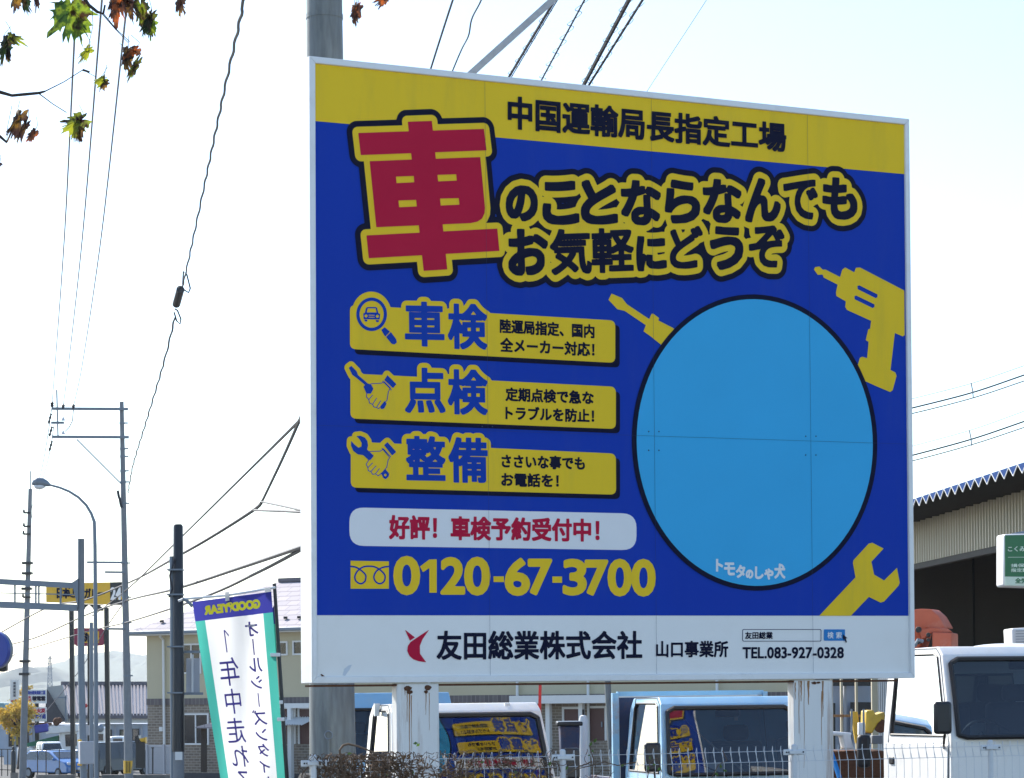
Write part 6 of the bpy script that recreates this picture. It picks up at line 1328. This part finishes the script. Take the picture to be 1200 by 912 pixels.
# yellow leaved tree
def leafy(name, label, cx, Y, ytop, ybot, wpx, m, n, seed, trunk=True):
    r = random.Random(seed); base = at(cx, ybot, Y); base.z = gz(Y); t = thing(name, label, 'tree', base)
    top = at(cx, ytop, Y).z; bot = at(cx, ybot, Y).z; W_ = wpx / FPX * Y
    mb = MB(); mb.smooth = True; mid = Vector((base.x, Y, bot + (top - bot) * .5)); mb.tube([base, base + Vector((.1, 0, (bot - base.z) * .6)), mid, Vector((mid.x, Y, top - .3))], [.16, .13, .08, .02], 8)
    cl = []
    for i in range(16):
        a = r.uniform(0, 6.28); rr = r.uniform(.2, 1) * W_ * .5; z = bot + (top - bot) * r.uniform(.12, .9); k = 1 - .5 * abs((z - bot) / (top - bot) - .4); c = Vector((base.x + math.cos(a) * rr * k, Y + math.sin(a) * rr * k, z)); cl.append(c)
        mb.tube([mid - Vector((0, 0, (top - bot) * r.uniform(0, .4))), mid.lerp(c, .6), c], [.05, .03, .008], 5)
    mb.build('trunk', M['bark'], t); mb = MB()
    for i in range(n):
        c = r.choice(cl); g = Vector((r.gauss(0, 1), r.gauss(0, 1), r.gauss(0, .8))) * W_ * .10; s = r.uniform(.05, .13); a = Vector((r.gauss(0, 1), r.gauss(0, 1), r.gauss(0, 1))).normalized(); b = a.orthogonal().normalized() * s * .7; a = a * s; p = c + g
        mb.add([p - a, p + b, p + a, p - b], [(0, 1, 2, 3)])
    mb.build('crown', m, t); return t
leafy('ginkgo_tree', 'small yellow leaved autumn tree behind the thin pole near the left edge', 22, 158, 822, 862, 48, M['autumn'], 2600, 3)
leafy('ginkgo_tree', 'thin sparse yellow tree top beside the white vertical sign at the left', 30, 166, 798, 850, 22, M['autumn'], 500, 5)
# transmission tower
tw_ = thing('lattice_tower', 'faint grey lattice transmission tower on the skyline at the left', 'tower', at(58.5, 806, 1100))
mb = MB(); T0 = 1100
for sx in (-1, 1):
    for dy in (-3, 3): mb.beam(at(58.5 + sx * 3.2, 812, T0 + dy), at(58.5 + sx * 1.0, 768, T0 + dy * .3), .35, .35)
for i in range(9):
    t_ = i / 9; y = 808 - 39 * t_; wx = 3.0 - 2.0 * t_; t2_ = (i + 1) / 9; wx2 = 3.0 - 2.0 * t2_; y2 = 808 - 39 * t2_
    mb.beam(at(58.5 - wx, y, T0 - 2), at(58.5 + wx, y, T0 - 2), .25, .25); mb.beam(at(58.5 - wx, y, T0 - 2), at(58.5 + wx2, y2, T0 - 2), .2, .2); mb.beam(at(58.5 + wx, y, T0 - 2), at(58.5 - wx2, y2, T0 - 2), .2, .2)
mb.build('frame', M['steel'], tw_)
mb = MB()
for y in (772, 778, 784): mb.beam(at(54.5, y, T0), at(62.5, y, T0), .3, .3)
mb.build('arms', M['steel'], tw_)
# cars
def car(name, label, cx, Y, rz, Lg, W, H, paint, kind='hatch', group='vehicles parked down the street', plate=False):
    q = at(cx, 900, Y); t = thing(name, label, {'kei_truck': 'truck', 'van': 'van'}.get(kind, 'car'), (q.x, Y, gz(Y) + .01), rz, group)
    bl = lambda mb, n, m, par=t, **k: mb.build(n, m, par, local=True, **k)
    h = W / 2
    if kind == 'van': prof = [(-.5, .3), (-.5, .95), (-.485, H - .12), (-.46, H - .02), (.12, H), (.2, H - .04), (.34, 1.02), (.47, .86), (.5, .62), (.495, .3)]; gb = [(-.47, 1.0), (-.465, H - .10), (.17, H - .10), (.305, 1.0)]
    elif kind == 'kei_truck': prof = [(.1, .35), (.1, H - .06), (.16, H), (.36, H), (.42, H - .06), (.49, 1.05), (.5, .8), (.5, .3), (.1, .3)]; gb = [(.17, 1.05), (.18, H - .14), (.37, H - .14), (.455, 1.05)]
    else: prof = [(-.5, .32), (-.505, .75), (-.48, .98), (-.40, 1.28), (-.33, H - .03), (-.05, H), (.10, H - .06), (.30, 1.03), (.45, .88), (.5, .66), (.5, .3)]; gb = [(-.42, 1.0), (-.36, 1.28), (-.29, H - .10), (-.05, H - .07), (.09, H - .13), (.27, 1.0)]
    tz = lambda z: h - max(0, z - .95) * .22
    mb = MB(); n = len(prof); A_ = [Vector((x * Lg, tz(z), z)) for x, z in prof]; B_ = [Vector((x * Lg, -tz(z), z)) for x, z in prof]
    mb.add(A_ + B_, [tuple(range(n)), tuple(range(2 * n - 1, n - 1, -1))] + [(i, (i + 1) % n, n + (i + 1) % n, n + i) for i in range(n)]); bl(mb, 'body', paint, bev=.07, seg=3)
    for sg in (-1, 1):
        mb = MB(); mid = sum(x for x, _ in gb) / len(gb); P = [Vector((x * Lg, sg * (tz(z) + .012), z)) for x, z in gb]
        mb.add(P, [tuple(range(len(P)))]); sw = bl(mb, 'side_window', M['cardglass'])
        mb = MB(); x = mid * Lg; mb.beam((x, sg * (tz(1.0) + .015), 1.0), (x, sg * (tz(H - .1) + .015), H - .1), .09, .02); bl(mb, 'pillar', paint, sw)
        mb = MB(); mb.box((Lg * (.25 if kind != 'kei_truck' else .44), sg * (h + .08), 1.02), (.12, .18, .13)); bl(mb, 'door_mirror', paint, bev=.03)
        for x in (-.32 * Lg, .31 * Lg):
            r = .30 if kind != 'van' else .34; mb = MB(); mb.smooth = True; mb.tube([(x, sg * (h - .2), r), (x, sg * (h - .01), r), (x, sg * (h + .01), r)], [r, r, r - .03], 22); wh = bl(mb, 'wheel', M['tyre']); mb = MB(); mb.tube([(x, sg * (h - .02), r), (x, sg * (h + .018), r)], r * .62, 16); bl(mb, 'rim', M['steel'], wh)
        mb = MB(); mb.box((.478 * Lg, sg * (h - .26), .80), (.14, .36, .16)); bl(mb, 'headlight', M['lamp'], bev=.05)
        mb = MB(); mb.box((-.495 * Lg, sg * (h - .1), 1.0 if kind == 'van' else .9), (.06, .16, .36 if kind == 'van' else .3)); bl(mb, 'tail_light', M['redlens'] if kind != 'van' else M['lamp'], bev=.02)
    fr = {'van': ((.215, H - .1), (.325, 1.05)), 'kei_truck': ((.428, H - .12), (.483, 1.08))}.get(kind, ((.125, H - .115), (.285, 1.06)))
    mb = MB(); (xa, za), (xb, zb_) = fr; o_ = Vector((.02, 0, .02)); mb.add([Vector((xa * Lg, -tz(za) + .1, za)) + o_, Vector((xa * Lg, tz(za) - .1, za)) + o_, Vector((xb * Lg, tz(zb_) - .08, zb_)) + o_, Vector((xb * Lg, -tz(zb_) + .08, zb_)) + o_], [(0, 1, 2, 3)]); bl(mb, 'windscreen', M['cardglass'])
    bk = {'van': ((-.486, H - .16), (-.503, 1.08)), 'kei_truck': ((.098, H - .2), (.098, 1.1))}.get(kind, ((-.385, H - .13), (-.478, 1.02)))
    mb = MB(); (xa, za), (xb, zb_) = bk; o_ = Vector((-.03, 0, .02)); mb.add([Vector((xa * Lg, -tz(za) + .1, za)) + o_, Vector((xa * Lg, tz(za) - .1, za)) + o_, Vector((xb * Lg, tz(zb_) - .08, zb_)) + o_, Vector((xb * Lg, -tz(zb_) + .08, zb_)) + o_], [(0, 1, 2, 3)]); bl(mb, 'rear_window', M['cardglass'])
    mb = MB(); mb.box((.5 * Lg + .005, 0, .5), (.04, .34, .17)); bl(mb, 'number_plate', M['housewhite']); mb = MB(); mb.box((-.5 * Lg - .012, -.05 * (kind == 'van'), .82 if kind == 'van' else .55), (.03, .34, .17)); bl(mb, 'number_plate', M['plate'] if plate else M['housewhite'])
    mb = MB(); mb.box((.5 * Lg, 0, .42), (.05, W * .7, .12)); bl(mb, 'grille', M['black'])
    if kind == 'van':
        mb = MB(); mb.box((-.503 * Lg, 0, .98), (.03, W - .3, .09)); bl(mb, 'chrome_strip', M['chrome'])
        mb = MB(); mb.box((-.505 * Lg, 0, .5), (.06, W - .1, .3)); bl(mb, 'rear_bumper', M['blackpaint'], bev=.03)
    if kind == 'kei_truck':
        mb = MB(); mb.box((-.2 * Lg, 0, .68), (.58 * Lg, W, .08)); bl(mb, 'bed_floor', M['truckwhite'])
        for y in (-h, h): mb = MB(); mb.box((-.2 * Lg, y, .82), (.58 * Lg, .04, .28)); bl(mb, 'bed_gate', M['truckwhite'])
    return t
car('hatchback', 'bright blue hatchback facing right, parked behind the black railing at the lower left', 66, 134, math.radians(-42), 3.95, 1.69, 1.5, M['carblue'])
car('hatchback', 'second blue car mostly hidden behind the gantry column and control box', 104, 139, math.radians(-40), 3.9, 1.69, 1.46, M['carblue'])
car('minivan', 'black minivan seen from behind with a yellow number plate, beside the brick corner', 137, 138, math.radians(50), 4.3, 1.72, 1.88, M['carblack'], 'van', plate=True)
car('kei_truck', 'small white pickup truck behind the blue hatchback', 52, 150, math.radians(-62), 3.4, 1.48, 1.78, M['truckwhite'], 'kei_truck')
ct = thing('crane_vehicle', 'white truck crane with a blue tipped boom in front of the blue grey warehouse', 'crane', at(75, 900, 158))
Yc = 158.0
fb(69, 92, 855, 893, Yc, 2.2, 'cab', M['truckwhite'], ct, bev=.15); mb = MB(); mb.prism([at(x, y, Yc - .03) for x, y in [(76, 861), (90, 860), (90, 874), (77, 875)]], (0, .02, 0)); mb.build('cab_window', M['cardglass'], ct)
mb = MB(); mb.beam(at(92, 853, Yc), at(54, 856.5, Yc), .5, .45); mb.build('boom', M['truckwhite'], ct, bev=.05); mb = MB(); mb.beam(at(57, 852.5, Yc - .1), at(41, 855, Yc - .1), .55, .5); mb.build('boom_tip', M['purple'], ct, bev=.08)
mb = MB(); mb.smooth = True; mb.ell(at(66, 846, Yc), (.22, .22, .26)); mb.ell(at(69.5, 844.5, Yc), (.18, .18, .2)); mb.build('hook_block', M['rust'], ct)
mb = MB(); mb.prism([at(x, y, Yc + .3) for x, y in [(31, 871), (68, 862), (68, 868), (46, 874), (31, 875)]], (0, 1.4, 0)); mb.build('green_sheet', M['tarp'], ct)
fb(20, 38, 876, 893, Yc, 1.6, 'rear_body', M['truckwhite'], ct, bev=.1)
for x in (34, 62, 86):
    mb = MB(); mb.smooth = True; c = at(x, 894, Yc - .1); mb.tube([c, c + Vector((0, .3, 0))], .42, 20); mb.build('wheel', M['tyre'], ct)
ex = thing('work_vehicle', 'small white work vehicle cab behind the black minivan', 'vehicle', at(117, 900, 150))
fb(113, 122, 852, 872, 150, 1.2, 'cab', M['truckwhite'], ex, bev=.08); mb = MB(); mb.prism([at(x, y, 149.97) for x, y in [(114.5, 860), (121, 860), (121, 868), (114.5, 868)]], (0, .02, 0)); mb.build('cab_window', M['cardglass'], ex); fb(111, 126, 872, 890, 150, 1.4, 'body', M['truckwhite'], ex, bev=.1)
mb = MB(); mb.smooth = True; mb.ell(at(117.5, 853.5, 149.9), (.22, .2, .24)); mb.build('beacon', M['steel'], ex)
kv = thing('white_van', 'small white van roof showing above the black minivan', 'van', at(136, 900, 146)); fb(127.5, 144, 863, 892, 146, 1.5, 'body', M['truckwhite'], kv, bev=.15); mb = MB(); mb.prism([at(x, y, 145.97) for x, y in [(132.5, 865.5), (143.5, 865.5), (143.5, 869), (132.5, 869)]], (0, .02, 0)); mb.build('rear_window', M['cardglass'], kv)
lb = thing('loader', 'dark machine with a tan arm beside the brick house corner', 'loader', at(161, 900, 128)); mb = MB(); mb.prism([at(x, y, 128) for x, y in [(163, 866), (170.5, 864), (170.5, 871), (165, 869)]], (0, .6, 0)); mb.build('arm', M['signyellow'], lb); mb = MB(); mb.prism([at(x, y, 128) for x, y in [(158, 863), (162, 862), (164, 868), (162, 872), (158, 870)]], (0, .8, 0)); mb.build('bucket', M['blackpaint'], lb); mb = MB(); mb.prism([at(x, y, 128) for x, y in [(159, 870), (170, 869), (170, 900), (159, 900)]], (0, 1, 0)); mb.build('body', M['blackpaint'], lb)
# low block wall and black railing at the foot of the picture
YW = 101.0
for i, (x0, x1, lab) in enumerate(((42, 87, 'stained low concrete wall in front of the blue hatchback'), (119, 204, 'stained low concrete wall in front of the minivan and brick corner'), (12, 20, 'short dark concrete block under the bollard at the left edge'))):
    y0 = 908 if i < 2 else 905.5; a, b = at(x0, y0, YW), at(x1, y0, YW); lw_ = MB(); lw_.prism([a, b, Vector((b.x, YW, gz(YW) - .1)), Vector((a.x, YW, gz(YW) - .1))], (0, .3, 0)); tag(lw_.build('low_wall', M['wallconc'], bev=.015), lab, 'wall')
bo_ = thing('bollard', 'black bollard standing on the concrete block near the left edge', 'bollard', at(15.5, 905, YW)); mb = MB(); mb.smooth = True; r = 2.7 / FPX * YW; a = at(15.5, 905.4, YW + .15); b = at(15.5, 882, YW + .15); mb.tube([a, b, b + Vector((0, 0, .06)), b + Vector((0, 0, .10))], [r, r, r * .7, r * .2], 14); mb.build('body', M['blackpaint'], bo_); mb = MB(); mb.smooth = True; mb.ell(b + Vector((0, 0, .16)), (.05, .05, .09)); mb.build('cap', M['blackpaint'], bo_)
rl = thing('railing', 'thin black metal railing along the low wall at the lower left', 'railing', at(50, 906, YW + .15))
for x in (-6, 2, 9, 44, 54, 69.5, 86, 116, 170):
    mb = MB(); hgt_ = 878 if x < 100 else 879; mb.beam(at(x, 909.5, YW + .12), at(x, hgt_, YW + .12), .035, .035); mb.build('upright', M['blackpaint'], rl)
mb = MB(); mb.beam(at(-20, 878, YW + .12), at(18, 878.3, YW + .12), .03, .03); mb.beam(at(42, 879, YW + .12), at(88, 879.5, YW + .12), .03, .03); mb.beam(at(-20, 901, YW + .12), at(13, 902.5, YW + .12), .03, .03); mb.build('rail', M['blackpaint'], rl)
mk = thing('short_post', 'short black post standing by the brick corner of the house', 'post', at(179, 905, 100)); mb = MB(); mb.beam(at(179, 907, 100), at(179, 877, 100), .05, .05); mb.build('shaft', M['blackpaint'], mk); mb = MB(); mb.beam(at(177.5, 876.5, 100), at(180.5, 876.5, 100), .06, .05); mb.build('cross_bar', M['blackpaint'], mk)

# ------------------------------------------------------------------ air: thin autumn haze
HAZE = 0.0001
mb = MB(); mb.prism([(-5500, -120, -4.5), (5500, -120, -4.5), (5500, 6600, -4.5), (-5500, 6600, -4.5)], (0, 0, 106))
hz = mb.build('haze', M['steel']); hm = bpy.data.materials.new('haze_air'); hm.use_nodes = True; n = hm.node_tree.nodes; n.remove(n['Principled BSDF']); pv = n.new('ShaderNodeVolumePrincipled'); pv.inputs['Density'].default_value = HAZE; pv.inputs['Color'].default_value = (.86, .93, 1, 1); pv.inputs['Anisotropy'].default_value = 0.3
hm.node_tree.links.new(pv.outputs[0], n['Material Output'].inputs['Volume']); hz.data.materials.clear(); hz.data.materials.append(hm); tag(hz, kind='stuff')
